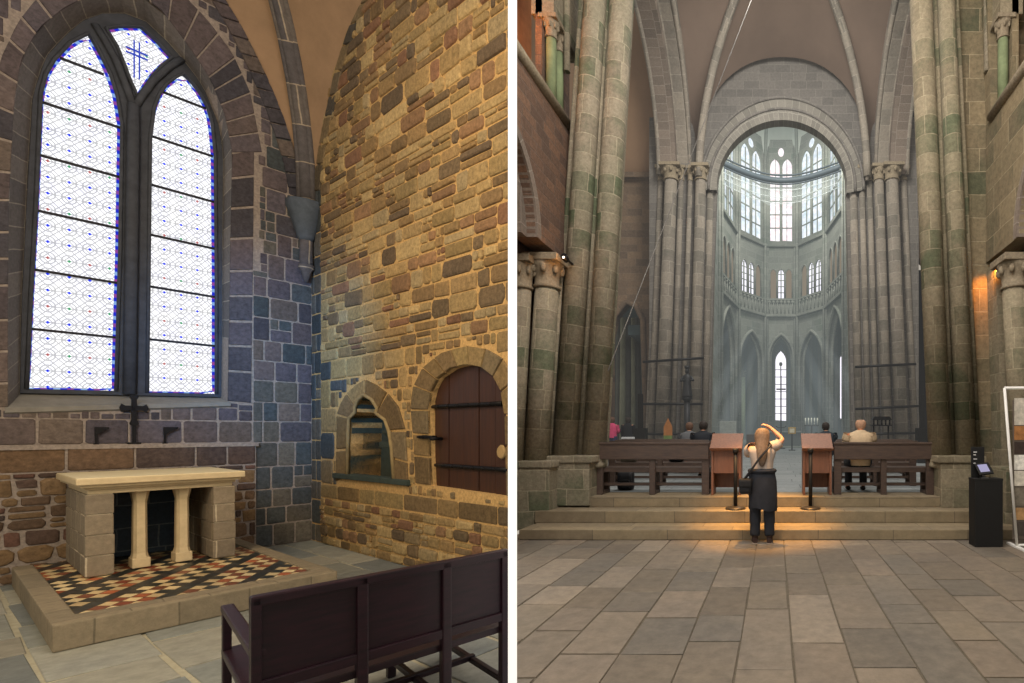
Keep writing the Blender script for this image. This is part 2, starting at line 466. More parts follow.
# mouldings round the lights
def offs(poly, k):
    cx = sum(p[0] for p in poly) / len(poly); cz = sum(p[1] for p in poly) / len(poly)
    return poly
mb = MB()
for lp, cl in ((L1, 0), (L2, 0), (L3, 1)):
    pts = [Vector((p[0], G - .07, p[1])) for p in lp]
    if cl: pts.append(pts[0])
    mb.tube(pts, .016, 6)
mid = [bw(*p, G - .1) for p in [(134, 104), (133.5, 140), (132, 250), (130, 394)]]
mb.tube([Vector((p[0], G - .09, p[1])) for p in mid], [.05, .055, .055, .055], 6)
arcL = [bw(*p, G - .08) for p in [(134, 108), (127, 88), (116, 60), (106, 42), (95, 24)]]
arcR = [bw(*p, G - .08) for p in [(134, 108), (142, 96), (154, 80), (170, 66), (182, 59)]]
for ar in (arcL, arcR): mb.tube([Vector((p[0], G - .08, p[1])) for p in ar], .036, 6)
obj('mullion', mb, m_trac, w1)
# stained glass
def glass_mat(name, sx, sz, strength, xoff=0):
    t = NT(name)
    pos = t.n('ShaderNodeUVMap', uv_map='UVMap').outputs[0]
    sp = t.n('ShaderNodeSeparateXYZ'); t.l(pos, sp.inputs[0])
    x = t.ma('MULTIPLY', t.ma('SUBTRACT', sp.outputs[0], xoff), 1 / sx); z = t.ma('MULTIPLY', sp.outputs[1], 1 / sz)
    def line(a, w):   # 1 on line
        f = t.ma('ABSOLUTE', t.ma('SUBTRACT', t.ma('FRACT', a), .5))
        return t.ma('LESS_THAN', f, w)
    d1 = line(t.ma('ADD', t.ma('MULTIPLY', x, 2), t.ma('MULTIPLY', z, 2)), .085)
    d2 = line(t.ma('SUBTRACT', t.ma('MULTIPLY', x, 2), t.ma('MULTIPLY', z, 2)), .085)
    hz = line(t.ma('MULTIPLY', z, 1), .03)
    # rings and dots around nodes
    fx = t.ma('SUBTRACT', t.ma('FRACT', x), .5); fz = t.ma('SUBTRACT', t.ma('FRACT', z), .5)
    r = t.ma('ADD', t.ma('ABSOLUTE', fx), t.ma('ABSOLUTE', fz))
    rr = t.ma('SQRT', t.ma('ADD', t.ma('POWER', fx, 2), t.ma('POWER', fz, 2)))
    dot = t.ma('LESS_THAN', t.ma('MINIMUM', t.ma('MAXIMUM', t.ma('MULTIPLY', t.ma('ABSOLUTE', fx), 2.6), t.ma('MULTIPLY', t.ma('ABSOLUTE', fz), 1.2)), t.ma('MAXIMUM', t.ma('MULTIPLY', t.ma('ABSOLUTE', fx), 1.2), t.ma('MULTIPLY', t.ma('ABSOLUTE', fz), 2.6))), .105)
    ring = t.ma('LESS_THAN', t.ma('ABSOLUTE', t.ma('SUBTRACT', rr, .36)), .035)
    row = t.ma('FLOORED_MODULO', t.ma('FLOOR', z), 3); colm = t.ma('FLOORED_MODULO', t.ma('FLOOR', x), 2)
    isred = t.ma('COMPARE', row, 1, .1)
    dcol = t.mix(isred, hx('#1d35d8'), t.mix(colm, hx('#a8605e'), hx('#3f8f62')))
    big = t.noise(pos, 6, 2)
    base = t.mix(t.ramp(big, .35, .65), hx('#f4f4fb'), hx('#ffffff'))
    lead = t.ma('MAXIMUM', t.ma('MAXIMUM', d1, d2), t.ma('MAXIMUM', hz, ring))
    c = t.mix(t.ma('MULTIPLY', lead, .55), base, hx('#3c3a44'))
    c = t.mix(dot, c, dcol)
    e = t.n('ShaderNodeEmission'); t.l(c, e.inputs[0]); e.inputs[1].default_value = strength
    t.l(e.outputs[0], t.out.inputs[0]); return t.m
def border_mat(name, strength):
    t = NT(name); pos = t.n('ShaderNodeUVMap', uv_map='UVMap').outputs[0]
    sp = t.n('ShaderNodeSeparateXYZ'); t.l(pos, sp.inputs[0])
    k = t.ma('FLOORED_MODULO', t.ma('FLOOR', t.ma('MULTIPLY', sp.outputs[0], 22)), 4)
    c = t.mix(t.ma('COMPARE', k, 1, .1), t.mix(t.ma('COMPARE', k, 3, .1), hx('#2333d8'), hx('#8fb4ea')), t.mix(t.noise(pos, 3), hx('#c23a52'), hx('#2a56d6')))
    e = t.n('ShaderNodeEmission'); t.l(c, e.inputs[0]); e.inputs[1].default_value = strength
    t.l(e.outputs[0], t.out.inputs[0]); return t.m
m_glass = glass_mat('leaded grisaille glass', .14, .185, 1.3)
m_gbord = border_mat('coloured glass border', .9)
m_lead = plain('dark glazing iron', '#2b2b30', .6, .5)
m_blueg = emis('blue glass', '#2a49d0', .8)
for nm, lp in (('left', L1), ('right', L2), ('top', L3)):
    mb = MB(); mb.face([Vector((p[0], G + .03, p[1])) for p in lp])
    pane = obj('pane', mb, m_glass, w1)
    cl = lp + [lp[0]]; n = 60; R_ = resample(cl, n)
    cx = sum(p[0] for p in lp) / len(lp); cz = sum(p[1] for p in lp) / len(lp)
    rows = [[], []]; wdt = .026; L = [0]
    for i in range(n):
        a = R_[i - 1 if i else n - 2]; b = R_[(i + 1) % (n - 1) if i < n - 1 else 1]
        tx, tz = b[0] - a[0], b[1] - a[1]; l = math.hypot(tx, tz) or 1
        nx, nz = tz / l, -tx / l                      # inward for clockwise loops
        if (cx - R_[i][0]) * nx + (cz - R_[i][1]) * nz < 0: nx, nz = -nx, -nz
        rows[0].append(Vector((R_[i][0], G + .022, R_[i][1]))); rows[1].append(Vector((R_[i][0] + nx * wdt, G + .022, R_[i][1] + nz * wdt * .8)))
        if i: L.append(L[-1] + math.dist(R_[i], R_[i - 1]))
    m2 = MB(); m2.grid(rows, False, lambda i, j: (L[min(j, n - 1)], i * .04), False)
    obj('glass_border', m2, m_gbord, pane, merge=False)
mb = MB()
for (xa, xb, ys) in ((L1[0][0], L1[-1][0], [(60, 62, 104, 70), (40, 103, 121, 126), (36, 157, 120, 174), (34, 212, 118.5, 226), (31, 271, 118, 281), (28, 330, 116, 336)]),
                     (L2[0][0], L2[-1][0], [(160, 92, 206, 107), (151, 138, 213, 154), (150, 186, 214, 200), (149, 236, 215, 247), (148, 287, 215, 296), (147, 340, 215, 345)])):
    for (x0, y0, x1, y1) in ys:
        a = bw(x0, y0, G); b = bw(x1, y1, G)
        z = (a[1] + b[1]) / 2
        mb.box((min(a[0], b[0]), G, z - .014), (max(a[0], b[0]), G + .02, z + .014))
obj('glazing_bar', mb, m_lead, w1)
mb = MB()   # small blue cross in the head light
c0 = bw(137, 53, G); c1 = bw(137, 75, G); ca = bw(126, 49, G); cb = bw(148, 53, G)
for k in (-1, 1):
    mb.box((c0[0] + k * .02 - .005, G + .005, bw(137, 78, G)[1]), (c0[0] + k * .02 + .005, G + .02, bw(137, 41, G)[1]))
    mb.box((ca[0], G + .005, c0[1] + k * .028 - .008), (cb[0], G + .02, c0[1] + k * .028 + .008))
obj('cross_motif', mb, m_blueg, w1)

# ---- right wall of the chapel with door and niche openings
door_px = [(431, 486), (429, 440), (428, 410), (431, 392), (438, 378), (452, 368), (467, 364.5), (482, 367), (494, 376), (502, 390), (506, 415), (507, 450), (508, 497)]
DOOR = [rw(*p) for p in door_px]
dring_px = [(417, 484), (415, 440), (412, 410), (414, 388), (424, 368), (442, 353), (467, 346), (487, 349), (503, 358), (516, 380), (520, 415), (521, 450), (521, 498)]
DRING = [rw(*p) for p in dring_px]
nich_px = [(349, 478), (350, 431), (351, 418), (357, 412), (356.5, 407), (360, 400), (366, 395), (374, 400), (379, 408), (378, 413.5), (387, 420), (391, 431), (393.5, 447), (396, 482)]
NICH = [rw(*p) for p in nich_px]
nsur_px = [(337, 482), (338, 431), (338, 415), (341, 405), (346, 396), (354, 387), (366, 379.5), (379, 386), (389, 394), (398, 404), (403, 416), (406, 431), (407, 447), (409, 488)]
NSUR = [rw(*p) for p in nsur_px]
RWX = 5.0
mb = MB(); mb.fill([(0, 0), (RWX, 0), (RWX, 10), (0, 10)], [DOOR, NICH], 0, .42); mb.xf(RM)
wr_ = struct('wall_right', mb, m_mort_w, origin=P0, rot=RZR, world=True, clip=CLIP_L)
zs1 = rw(400, 487)[1]; zs2 = rw(380, 352)[1]
HR = [DRING, NSUR]
mb = MB()
masonry(mb, 0, .34, 0, 9.5, (.26, .38), (.2, .34), 0, .012, PAL_Q, 31, HR, .15, .006, .1)
masonry(mb, .34, RWX, 0, zs1 - .28, (.1, .26), (.14, .42), 0, .022, PAL_R + PAL_RA, 32, HR, .8, .008, .3)
masonry(mb, .34, RWX, zs1 - .28, zs1 - .075, (.2, .22), (.4, .8), 0, .014, PAL_RA, 33, HR, .3, .008, 0)
masonry(mb, .34, 2.05, zs1 - .075, zs2, (.28, .42), (.3, .6), 0, .014, PAL_RA + PAL_Q, 34, HR, .3, .009, .2)
masonry(mb, 2.05, RWX, zs1 - .075, zs2, (.14, .3), (.25, .6), 0, .016, PAL_RA + PAL_R, 35, HR, .5, .01, .2)
masonry(mb, .34, RWX, zs2, 9.5, (.1, .27), (.16, .62), 0, .022, PAL_R, 36, HR, .8, .008, .3)
voussoirs(mb, DOOR[2:11], DRING[2:11], 9, -.022, .02, PAL_RA, 41)
voussoirs(mb, DOOR[:3], DRING[:3], 3, -.02, .02, PAL_RA, 42)
voussoirs(mb, DOOR[10:], DRING[10:], 3, -.02, .02, PAL_RA, 42)
voussoirs(mb, NICH[2:7], NSUR[2:7], 2, -.02, .02, PAL_RA, 43)
voussoirs(mb, NICH[6:12], NSUR[6:12], 2, -.02, .02, PAL_RA, 44)
voussoirs(mb, NICH[:3], NSUR[:3], 2, -.02, .02, PAL_RA, 45)
voussoirs(mb, NICH[11:], NSUR[11:], 2, -.02, .02, PAL_RA, 46)
mb.xf(RM)
obj('stonework', mb, M_STONE, wr_, world=True, clip=CLIP_L, merge=False)
# niche interior
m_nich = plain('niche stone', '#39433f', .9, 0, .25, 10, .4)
t = empty('wall_niche', RM @ Vector(((NICH[0][0] + NICH[-1][0]) / 2, 0, NICH[0][1])), RZR, 'trefoil-headed stone niche in rubble wall left of the wooden shutter', 'niche')
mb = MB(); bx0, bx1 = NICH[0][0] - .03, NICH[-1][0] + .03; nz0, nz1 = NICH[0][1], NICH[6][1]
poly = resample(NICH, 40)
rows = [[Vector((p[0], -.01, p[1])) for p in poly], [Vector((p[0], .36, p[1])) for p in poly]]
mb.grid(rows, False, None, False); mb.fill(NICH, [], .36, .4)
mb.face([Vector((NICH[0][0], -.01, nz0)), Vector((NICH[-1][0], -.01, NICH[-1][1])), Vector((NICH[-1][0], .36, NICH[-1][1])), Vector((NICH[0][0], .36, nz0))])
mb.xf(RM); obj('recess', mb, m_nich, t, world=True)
mb = MB(); sx = (bx0 + bx1) / 2
mb.box((sx - .1, .12, nz0 + .42), (bx1 - .04, .36, nz0 + .5), .012); mb.xf(RM); obj('shelf', mb, m_nich, t, world=True)
mb = MB(); mb.lathe([(.05, 0), (.09, .03), (.15, .11), (.16, .15), (.13, .15), (.08, .07)], (sx + .12, .24, nz0 + .5), 16); mb.xf(RM); obj('basin', mb, m_nich, t, world=True)
mb = MB(); mb.box((NSUR[0][0] - .02, -.05, zs1 + .03), (NSUR[-1][0] + .05, .1, zs1 + .1), .012)
mb.xf(RM); obj('niche_sill', mb, m_nich, t, world=True)
mb = MB(); mb.tube([Vector((p[0], -.02, p[1])) for p in NICH], .022, 6); mb.xf(RM); obj('moulding', mb, plain('niche moulding stone', '#8d7b58', .9, 0, .2, 12, .3), t, world=True)
# wooden shutter door
m_door = wood('old oak planks', '#2f1b15', '#462819', .5, (9, 9, .7))
m_iron = plain('black forged iron', '#1d1c1e', .5, .7, .2, 30, .2)
dz0 = DOOR[0][1]; dx0, dx1 = DOOR[1][0], DOOR[-2][0]
t = empty('door_1', RM @ Vector(((dx0 + dx1) / 2, .1, dz0)), RZR); t['kind'] = 'structure'
mb = MB(); nb = 5
DP = resample(DOOR, 60)
def topz(x):
    zz = [p for p in DP if p[1] > dz0 + .3]
    best = None
    for i in range(len(DP) - 1):
        a, b = DP[i], DP[i + 1]
        if min(a[0], b[0]) - 1e-6 <= x <= max(a[0], b[0]) + 1e-6 and max(a[1], b[1]) > dz0 + .4:
            k = (x - a[0]) / ((b[0] - a[0]) or 1e-6); z = a[1] + (b[1] - a[1]) * max(0, min(1, k))
            best = z if best is None else max(best, z)
    return best if best else dz0 + .5
xs = [dx0 + .005 + (dx1 - dx0 - .01) * i / nb for i in range(nb + 1)]
for i in range(nb):
    a, b = xs[i] + .006, xs[i + 1] - .006; st = [a + (b - a) * k / 4 for k in range(5)]
    mb.prism([(a, dz0 - .03), (b, dz0 - .03)] + [(x, topz(x) + .0) for x in st[::-1]], .06 + .005 * (i % 2), .12)
mb.box((dx0, .1, dz0 - .03), (dx1, .13, topz((dx0 + dx1) / 2)-.05))
mb.xf(RM); obj('plank_panel', mb, m_door, t, world=True, clip=CLIP_L)
for (a, b) in (((431, 407), (504, 403.5)), ((436, 465), (508, 470))):
    p, q = rw(*a, .05), rw(*b, .05)
    mb = MB(); n = 7
    mb.tube([Vector((p[0] + (q[0] - p[0]) * k / n, .045, p[1] + (q[1] - p[1]) * k / n)) for k in range(n + 1)], [.02] + [.026] * (n - 1) + [.03], 6)
    for k in range(1, n): mb.ball((p[0] + (q[0] - p[0]) * k / n, .025, p[1] + (q[1] - p[1]) * k / n), .018, 6)
    mb.xf(RM); obj('strap_hinge', mb, m_iron, t, world=True, clip=CLIP_L)
p = rw(423, 437, 0); q = rw(440, 437, .03)
mb = MB(); mb.box((p[0], -.05, p[1] - .018), (q[0], -.0, p[1] + .018), .008); mb.tube([(q[0], .05, q[1] - .02), (q[0], -.07, q[1] - .02)], .02, 8); mb.tube([(p[0] + .1, -.05, p[1]), (p[0] + .1, .02, p[1])], .022, 8)
mb.box((p[0] - .06, -.04, p[1] - .012), (p[0] + .02, .0, p[1] + .012), .006)
mb.xf(RM); obj('latch', mb, m_iron, t, world=True)
p = rw(505, 452, .05); mb = MB()
mb.lathe([(.06, 0), (.075, .015), (.06, .03)], (0, 0, 0), 16); mb.xf(Matrix.Translation((p[0] - .05, .06, p[1])) @ Matrix.Rotation(PI / 2, 4, 'X')); mb.xf(RM)
obj('boss', mb, plain('pale boss', '#a1865c', .7), t, world=True, clip=CLIP_L)

# ---- corner respond, rib and vault
zsp = EYE + (433 - 197) * 7.25 / F
m_rib = ashlar('rib stone', '#5a5658', '#6d655f', '#a49684', .6, .52, .01, None)
t = empty('trim_1', (P0.x, P0.y, 0)); t['kind'] = 'structure'
dg = Vector((.377, -1.363, 0)).normalized()
c0 = P0 + dg * .13
z235 = EYE + (433 - 235) * 7.1 / F; z265 = EYE + (433 - 268) * 7.1 / F
mb = MB(); mb.tube([c0 + Vector((0, 0, z265)), c0 + Vector((0, 0, z235 + .05))], .075, 12); mb.lathe([(.02, -.2), (.06, -.05), (.09, 0), (.09, .05)], c0 + Vector((0, 0, z265)), 12)
obj('shaft', mb, m_rib, t, world=True)
mb = MB(); mb.lathe([(.08, 0), (.1, .05), (.14, .2), (.2, .42), (.22, .48), (.22, .56)], c0 + Vector((0, 0, z235 - .08)), 8, 1, 1); obj('capital', mb, plain('blue grey capital stone', '#4d5560', .85, 0, .2, 10, .3), t, world=True)
ribp = []
for k in range(13):
    a = k / 12 * 1.45
    ribp.append(c0 + dg * (4.6 * (1 - math.cos(a * .9))) * .8 + Vector((0, 0, zsp - .1 + 4.9 * math.sin(a * .9))))
def ribat(z):
    for i in range(12):
        if ribp[i].z <= z <= ribp[i + 1].z:
            k = (z - ribp[i].z) / (ribp[i + 1].z - ribp[i].z); return ribp[i].lerp(ribp[i + 1], k)
    return ribp[-1] if z > ribp[-1].z else ribp[0]
# make rib pass through the seen point (283,0)
k_ = .4325 * 1.414 / max(.05, (ribat(7.55) - c0).xy.length)
for i, p in enumerate(ribp):
    o = (p - c0); ribp[i] = c0 + Vector((o.x * k_, o.y * k_, 0)) + Vector((0, 0, o.z)) if True else p
mb = MB(); mb.tube([p - dg * .02 for p in ribp], .085, 10); mb.tube([p + dg * .0 + Vector((.07, .03, 0)) for p in ribp], .04, 6); mb.tube([p + Vector((-.07, -.02, 0)) for p in ribp], .04, 6)
obj('rib', mb, m_rib, t, world=True)
mb = MB()
def web(A, M):
    n = len(A); rows = []
    for k in range(13):
        z = zsp + (9.2 - zsp) * k / 12
        # wall arch point at this height
        a = None
        for i in range(n - 1):
            if A[i][1] <= z <= A[i + 1][1]:
                q = (z - A[i][1]) / (A[i + 1][1] - A[i][1]); a = A[i][0] + (A[i + 1][0] - A[i][0]) * q
        if a is None: a = A[-1][0] + (A[-1][0] - A[-2][0]) / (A[-1][1] - A[-2][1]) * (z - A[-1][1]) if z > A[-1][1] else A[0][0]
        w = M @ Vector((a, -.005, z)); r = ribat(z) + dg * -.05
        row = []
        for j in range(7):
            s = j / 6; row.append(w.lerp(r, s) + Vector((0, 0, .12 * math.sin(PI * s) * (k / 12))))
        rows.append(row)
    mb.grid(rows, False, None, True)
web(FORM, BM)
RF = [rw(*p) for p in [(315, 192), (318, 165), (322, 140), (328, 112), (337, 70), (350, 30), (365, 0), (385, -40), (408, -85)]]
web(RF, RM)
struct('ceiling', mb, m_plast)
mb = MB()   # wall arch trim on the back wall
voussoirs(mb, FORM, [(x + .0 - .16, z - .04) for x, z in FORM], 15, -.03, .02, PAL_B, 61)
mb.xf(BM); struct('trim_2', mb, M_STONE, merge=False)
mb = MB(); voussoirs(mb, RF, [(x + .22, z - .05) for x, z in RF], 12, -.026, .02, P('#6d6150', '#7d6c52', '#5c5750'), 62); mb.xf(RM); struct('trim_3', mb, M_STONE, merge=False)

# ---- added divider between chapel and nave (end face), blocks light, white is self-glowing
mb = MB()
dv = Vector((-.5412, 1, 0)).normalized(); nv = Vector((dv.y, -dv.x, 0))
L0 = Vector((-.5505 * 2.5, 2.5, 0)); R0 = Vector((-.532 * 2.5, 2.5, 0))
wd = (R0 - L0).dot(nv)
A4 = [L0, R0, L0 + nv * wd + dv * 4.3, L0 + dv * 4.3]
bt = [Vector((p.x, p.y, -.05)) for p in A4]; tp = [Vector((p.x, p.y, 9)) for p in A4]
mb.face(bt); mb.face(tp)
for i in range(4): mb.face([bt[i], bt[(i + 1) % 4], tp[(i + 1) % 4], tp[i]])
struct('added_wall_divider', mb, plain('glowing white', '#ffffff', .9, 0, .0, 5, 0, emit='#ffffff', es=.55))

# ---- floor slabs
def slabs(mb, x0, x1, y0, y1, cw, rl, pal, seed, gap=.008, swap=False, M=None, z=0.0, tilt=.004):
    rnd = random.Random(seed); a = x0
    while a < x1:
        w = rnd.uniform(*cw); b = y0 - rnd.random() * rl[1]
        while b < y1:
            l = rnd.uniform(*rl)
            g = gap * rnd.uniform(.7, 1.4)
            q = [(a + g, b + g), (a + w - g, b + g), (a + w - g, b + l - g), (a + g, b + l - g)]
            q = [(x + rnd.uniform(-1, 1) * g * .7, y + rnd.uniform(-1, 1) * g * .7) for x, y in q]
            c = rnd.choice(pal); k = rnd.uniform(.85, 1.12); col = (c[0] * k, c[1] * k, c[2] * k, 1)
            zz = [z + rnd.uniform(-tilt, 0) for _ in range(4)]
            if swap: q = [(y, x) for x, y in q]
            top = [Vector((p[0], p[1], h)) for p, h in zip(q, zz)]
            cx = sum(p.x for p in top) / 4; cy = sum(p.y for p in top) / 4
            ins = [Vector((p.x + (cx - p.x) * .02, p.y + (cy - p.y) * .02, p.z)) for p in top]
            low = [Vector((p.x, p.y, z - .02)) for p in top]
            top = [p - Vector((0, 0, .004)) for p in top]
            if M: ins = [M @ p for p in ins]; low = [M @ p for p in low]; top = [M @ p for p in top]
            mb.grid([low, top, ins], True, None, False, col); mb.face(ins, None, col)
            b += l
        a += w
m_joint = plain('dusty floor joint', '#5f574a', .95, 0, .2, 20, .2)
PAL_FL = P('#8f8f86', '#7f827d', '#9a988c', '#85867e', '#767a78', '#949083')
mb = MB()
mb.face([BM @ Vector(p) for p in ((-3.6, .3, -.012), (2, .3, -.012), (8, -9, -.012), (-3.6, -9, -.012))])
fl = struct('floor', mb, plain('pale floor joint', '#a29c88', .95, 0, .15, 15, .2), clip=CLIP_L)
mb = MB()
slabs(mb, -3.6, 7, -8, .2, (.38, .62), (.55, 1.1), PAL_FL, 77, .012, False, BM, 0, .005)
obj('flagstones', mb, M_FLAG, fl, clip=CLIP_L, merge=False)

# ---- altar step (dais) with tiles
m_dais = ashlar('dais sandstone', '#8f826c', '#807562', '#6e6554', .55, .4, .006, None, dark=.7)
DZ = .2
dl = BM @ Vector((-1.61, -1.7, 0))
t = empty('altar_step', dl, RZB, 'low stone platform paved with black, red and cream tiles under the altar', 'platform')
mb = MB()
x0, x1, y0, y1 = -2.42, -.80, -3.30, -.17
ix0, ix1, iy0 = -2.30, -.92, -3.03
mb.box((x0, y0, 0), (x1, iy0, DZ), .012); mb.box((x0, iy0, 0), (ix0, y1, DZ), .01); mb.box((ix1, iy0, 0), (x1, y1, DZ), .01); mb.box((ix0, iy0, 0), (ix1, y1, DZ - .015))
mb.xf(BM); obj('kerb', mb, m_dais, t, world=True)
mb = MB(); rnd = random.Random(5); s = .086
dark = P('#2b2f2c', '#343633', '#3a3531', '#262b2e'); red = P('#9a4f2f', '#8a4630', '#a65b38', '#7c4630'); cream = P('#d3b98a', '#c7ad80', '#dcc596')
KX, KY = 1.0, 1.6
def clipconv(pts, ax, lim, keep_gt):
    out = []
    for i in range(len(pts)):
        p, q = pts[i], pts[(i + 1) % len(pts)]
        ip = (p[ax] >= lim) if keep_gt else (p[ax] <= lim); iq = (q[ax] >= lim) if keep_gt else (q[ax] <= lim)
        if ip: out.append(p)
        if ip != iq:
            k = (lim - p[ax]) / (q[ax] - p[ax]); out.append((p[0] + (q[0] - p[0]) * k, p[1] + (q[1] - p[1]) * k))
    return out
for i in range(-50, 50):
    for j in range(-50, 50):
        ci, cj = (i + .5) * s, (j + .5) * s
        def tr(a, b):
            u, v = (a - b) * .7071, (a + b) * .7071
            return (ix0 + .3 + u * KX, iy0 + .5 + v * KY)
        g = .0035
        q = [tr(i * s + g, j * s + g), tr((i + 1) * s - g, j * s + g), tr((i + 1) * s - g, (j + 1) * s - g), tr(i * s + g, (j + 1) * s - g)]
        for ax, lim, kg in ((0, ix0 + .006, True), (0, ix1 - .006, False), (1, iy0 + .01, True), (1, y1, False)):
            if q: q = clipconv(q, ax, lim, kg)
        if len(q) < 3: continue
        if j % 4 == 0: pal = dark
        else: pal = cream if (j % 4 + i) % 2 == 0 else (red if rnd.random() < .62 else dark)
        c = rnd.choice(pal); k = rnd.uniform(.85, 1.15)
        mb.face([BM @ Vector((p[0], p[1], DZ - .012)) for p in q], None, (c[0] * k, c[1] * k, c[2] * k, 1))
obj('tile_paving', mb, M_TILE, t, world=True, merge=False)

# ---- altar
m_alt = ashlar('altar granite blocks', '#8a7d6a', '#786d5e', '#b8ab94', .42, .2, .007, None, dark=.65)
m_lime = plain('dressed limestone', '#c0ad8a', .8, 0, .1, 14, .25)
ax0, ax1, ay0, ay1 = -2.11, -1.11, -1.50, -.24
t = empty('altar', BM @ Vector(((ax0 + ax1) / 2, (ay0 + ay1) / 2, DZ)), RZB, 'stone altar table with pale slab top on two block piers and two small columns', 'altar')
ZT = DZ + .96; zs = ZT - .16
pw = .175
for nm, a, b in (('left', ax0, ax0 + pw), ('right', ax1 - pw, ax1)):
    mb = MB(); rnd = random.Random(3); z = DZ; n = 4; hh = (zs - DZ) / n
    for k in range(n):
        mb.box((a + rnd.uniform(0, .006), ay0 + rnd.uniform(0, .01), z + .004), (b - rnd.uniform(0, .006), ay0 + .42, z + hh - .004), .008)
        mb.box((a + rnd.uniform(0, .006), ay0 + .428, z + .004), (b - .004, ay0 + .8, z + hh - .004), .008)
        mb.box((a + .004, ay0 + .808, z + .004), (b - .004, ay1, z + hh - .004), .008)
        mb.box((a + .012, ay0 + .012, z), (b - .012, ay1 - .01, z + hh))
        z += hh
    mb.xf(BM); obj('pier', mb, m_alt, t, world=True)
for cx in (ax0 + .355, ax0 + .64):
    mb = MB(); cy = ay0 + .22
    mb.box((cx - .06, cy - .1, DZ), (cx + .06, cy + .1, DZ + .1), .01)
    for s_ in range(1):
        w0, w1 = .045, .042
        rows = [[Vector((cx + sx * w, cy + sy * w * 1.7, z)) for sx, sy in ((-1, -.6), (-.6, -1), (.6, -1), (1, -.6), (1, .6), (.6, 1), (-.6, 1), (-1, .6))] for w, z in ((.055, DZ + .1), (.046, DZ + .15), (.043, zs - .12), (.05, zs - .07), (.06, zs))]
        mb.grid(rows, True, None, False)
    mb.xf(BM); obj('column', mb, m_lime, t, world=True)
mb = MB()
for (e, za, zb) in ((-.02, zs - .0, zs + .045), (.0, zs + .045, zs + .07), (.03, zs + .07, zs + .1), (.055, zs + .1, ZT)):
    mb.box((ax0 - e, ay0 - e * 1.6, za), (ax1 + e, ay1 + e * .4, zb), .008)
mb.xf(BM); obj('slab_top', mb, m_lime, t, world=True)
mb = MB(); mb.box((ax0 - .05, ay0 - .08, ZT), (ax1 + .05, ay1 + .01, ZT + .006)); mb.xf(BM)
obj('altar_surface', mb, plain('pale marble altar top', '#d9cba6', .5, 0, .06, 8, .1), t, world=True)
mb = MB(); mb.box((ax0 + pw, ay1 - .2, DZ), (ax1 - pw, ay1 - .05, zs)); mb.xf(BM)
obj('rear_panel', mb, ashlar('altar rear blocks', '#3d4a58', '#4a525a', '#6c7478', .3, .26, .008), t, world=True)

# ---- cross and candle brackets on the ledge
c = bw(135, 408, -.1); LY = -.045
cz = c[1]
t = empty('altar_cross', BM @ Vector((c[0], LY, ZL)), RZB, 'small black iron cross with flared arms standing on ledge below window', 'cross')
mb = MB()
W = bw(120, 408, -.1)[0]; hw = c[0] - W
zt = bw(135, 394, -.1)[1]; zb = bw(135, 427, -.1)[1]
def flare(x0, z0, x1, z1, w0, w1):
    dx, dz = x1 - x0, z1 - z0; l = math.hypot(dx, dz); nx, nz = -dz / l, dx / l
    mb.prism([(x0 + nx * w0, z0 + nz * w0), (x0 + dx * .6 + nx * w0, z0 + dz * .6 + nz * w0), (x0 + dx * .85 + nx * w1, z0 + dz * .85 + nz * w1), (x1, z1 ), (x0 + dx * .85 - nx * w1, z0 + dz * .85 - nz * w1), (x0 + dx * .6 - nx * w0, z0 + dz * .6 - nz * w0), (x0 - nx * w0, z0 - nz * w0)], LY - .015, LY + .015)
flare(c[0], cz, c[0], zt, .02, .035); flare(c[0], cz, c[0], zb, .02, .035); flare(c[0], cz, c[0] - hw, cz, .028, .05); flare(c[0], cz, c[0] + hw, cz, .028, .05)
mb.xf(BM); obj('cross_body', mb, m_iron, t, world=True)
mb = MB(); mb.box((c[0] - .015, LY - .015, ZL), (c[0] + .015, LY + .015, zb + .02)); mb.box((c[0] - .05, LY - .04, ZL), (c[0] + .05, LY + .04, ZL + .02), .005); mb.xf(BM); obj('stand', mb, m_iron, t, world=True)
for px, lab in ((97, 'black iron candle bracket on ledge left of the cross'), (166, 'black iron candle bracket on ledge right of the cross')):
    q = bw(px, 440, -.1)
    t = empty('candle_bracket', BM @ Vector((q[0], LY, ZL)), RZB, lab, 'candle holder', 'candle brackets on the ledge')
    zt2 = bw(px, 427, -.1)[1]; wx = bw(px + 13, 427, -.1)[0] - q[0]
    mb = MB(); mb.box((q[0] - .008, LY - .01, ZL), (q[0] + .008, LY + .01, zt2), .002); mb.xf(BM); obj('post', mb, m_iron, t, world=True)
    mb = MB(); mb.prism([(q[0] - .01, zt2), (q[0] + wx, zt2), (q[0] + wx, zt2 - .02), (q[0] + wx * .6, zt2 - .04), (q[0] - .01, zt2 - .1)], LY - .018, LY + .018); mb.xf(BM); obj('tray', mb, m_iron, t, world=True)
    mb = MB(); mb.box((q[0] - .02, LY - .02, ZL), (q[0] + .02, LY + .02, ZL + .012), .003); mb.xf(BM); obj('foot', mb, m_iron, t, world=True)

# ---- bench in front
m_bench = wood('dark varnished bench wood', '#150912', '#28101a', .42, (2, 14, 14), .3)
A0 = at(250, 597, 2.07); B0 = at(508, 549, 2.93)
bd = Vector((B0.x - A0.x, B0.y - A0.y, 0)); blen = bd.length; brz = math.atan2(bd.y, bd.x)
BZ = (A0.z + B0.z) / 2
t = empty('bench', (A0.x, A0.y, 0), brz, 'dark wooden bench seen from behind with panelled back and open armrest', 'bench')
zb1 = BZ - .42
stx = [0, .34 * 1, .62, .9, blen - .0]
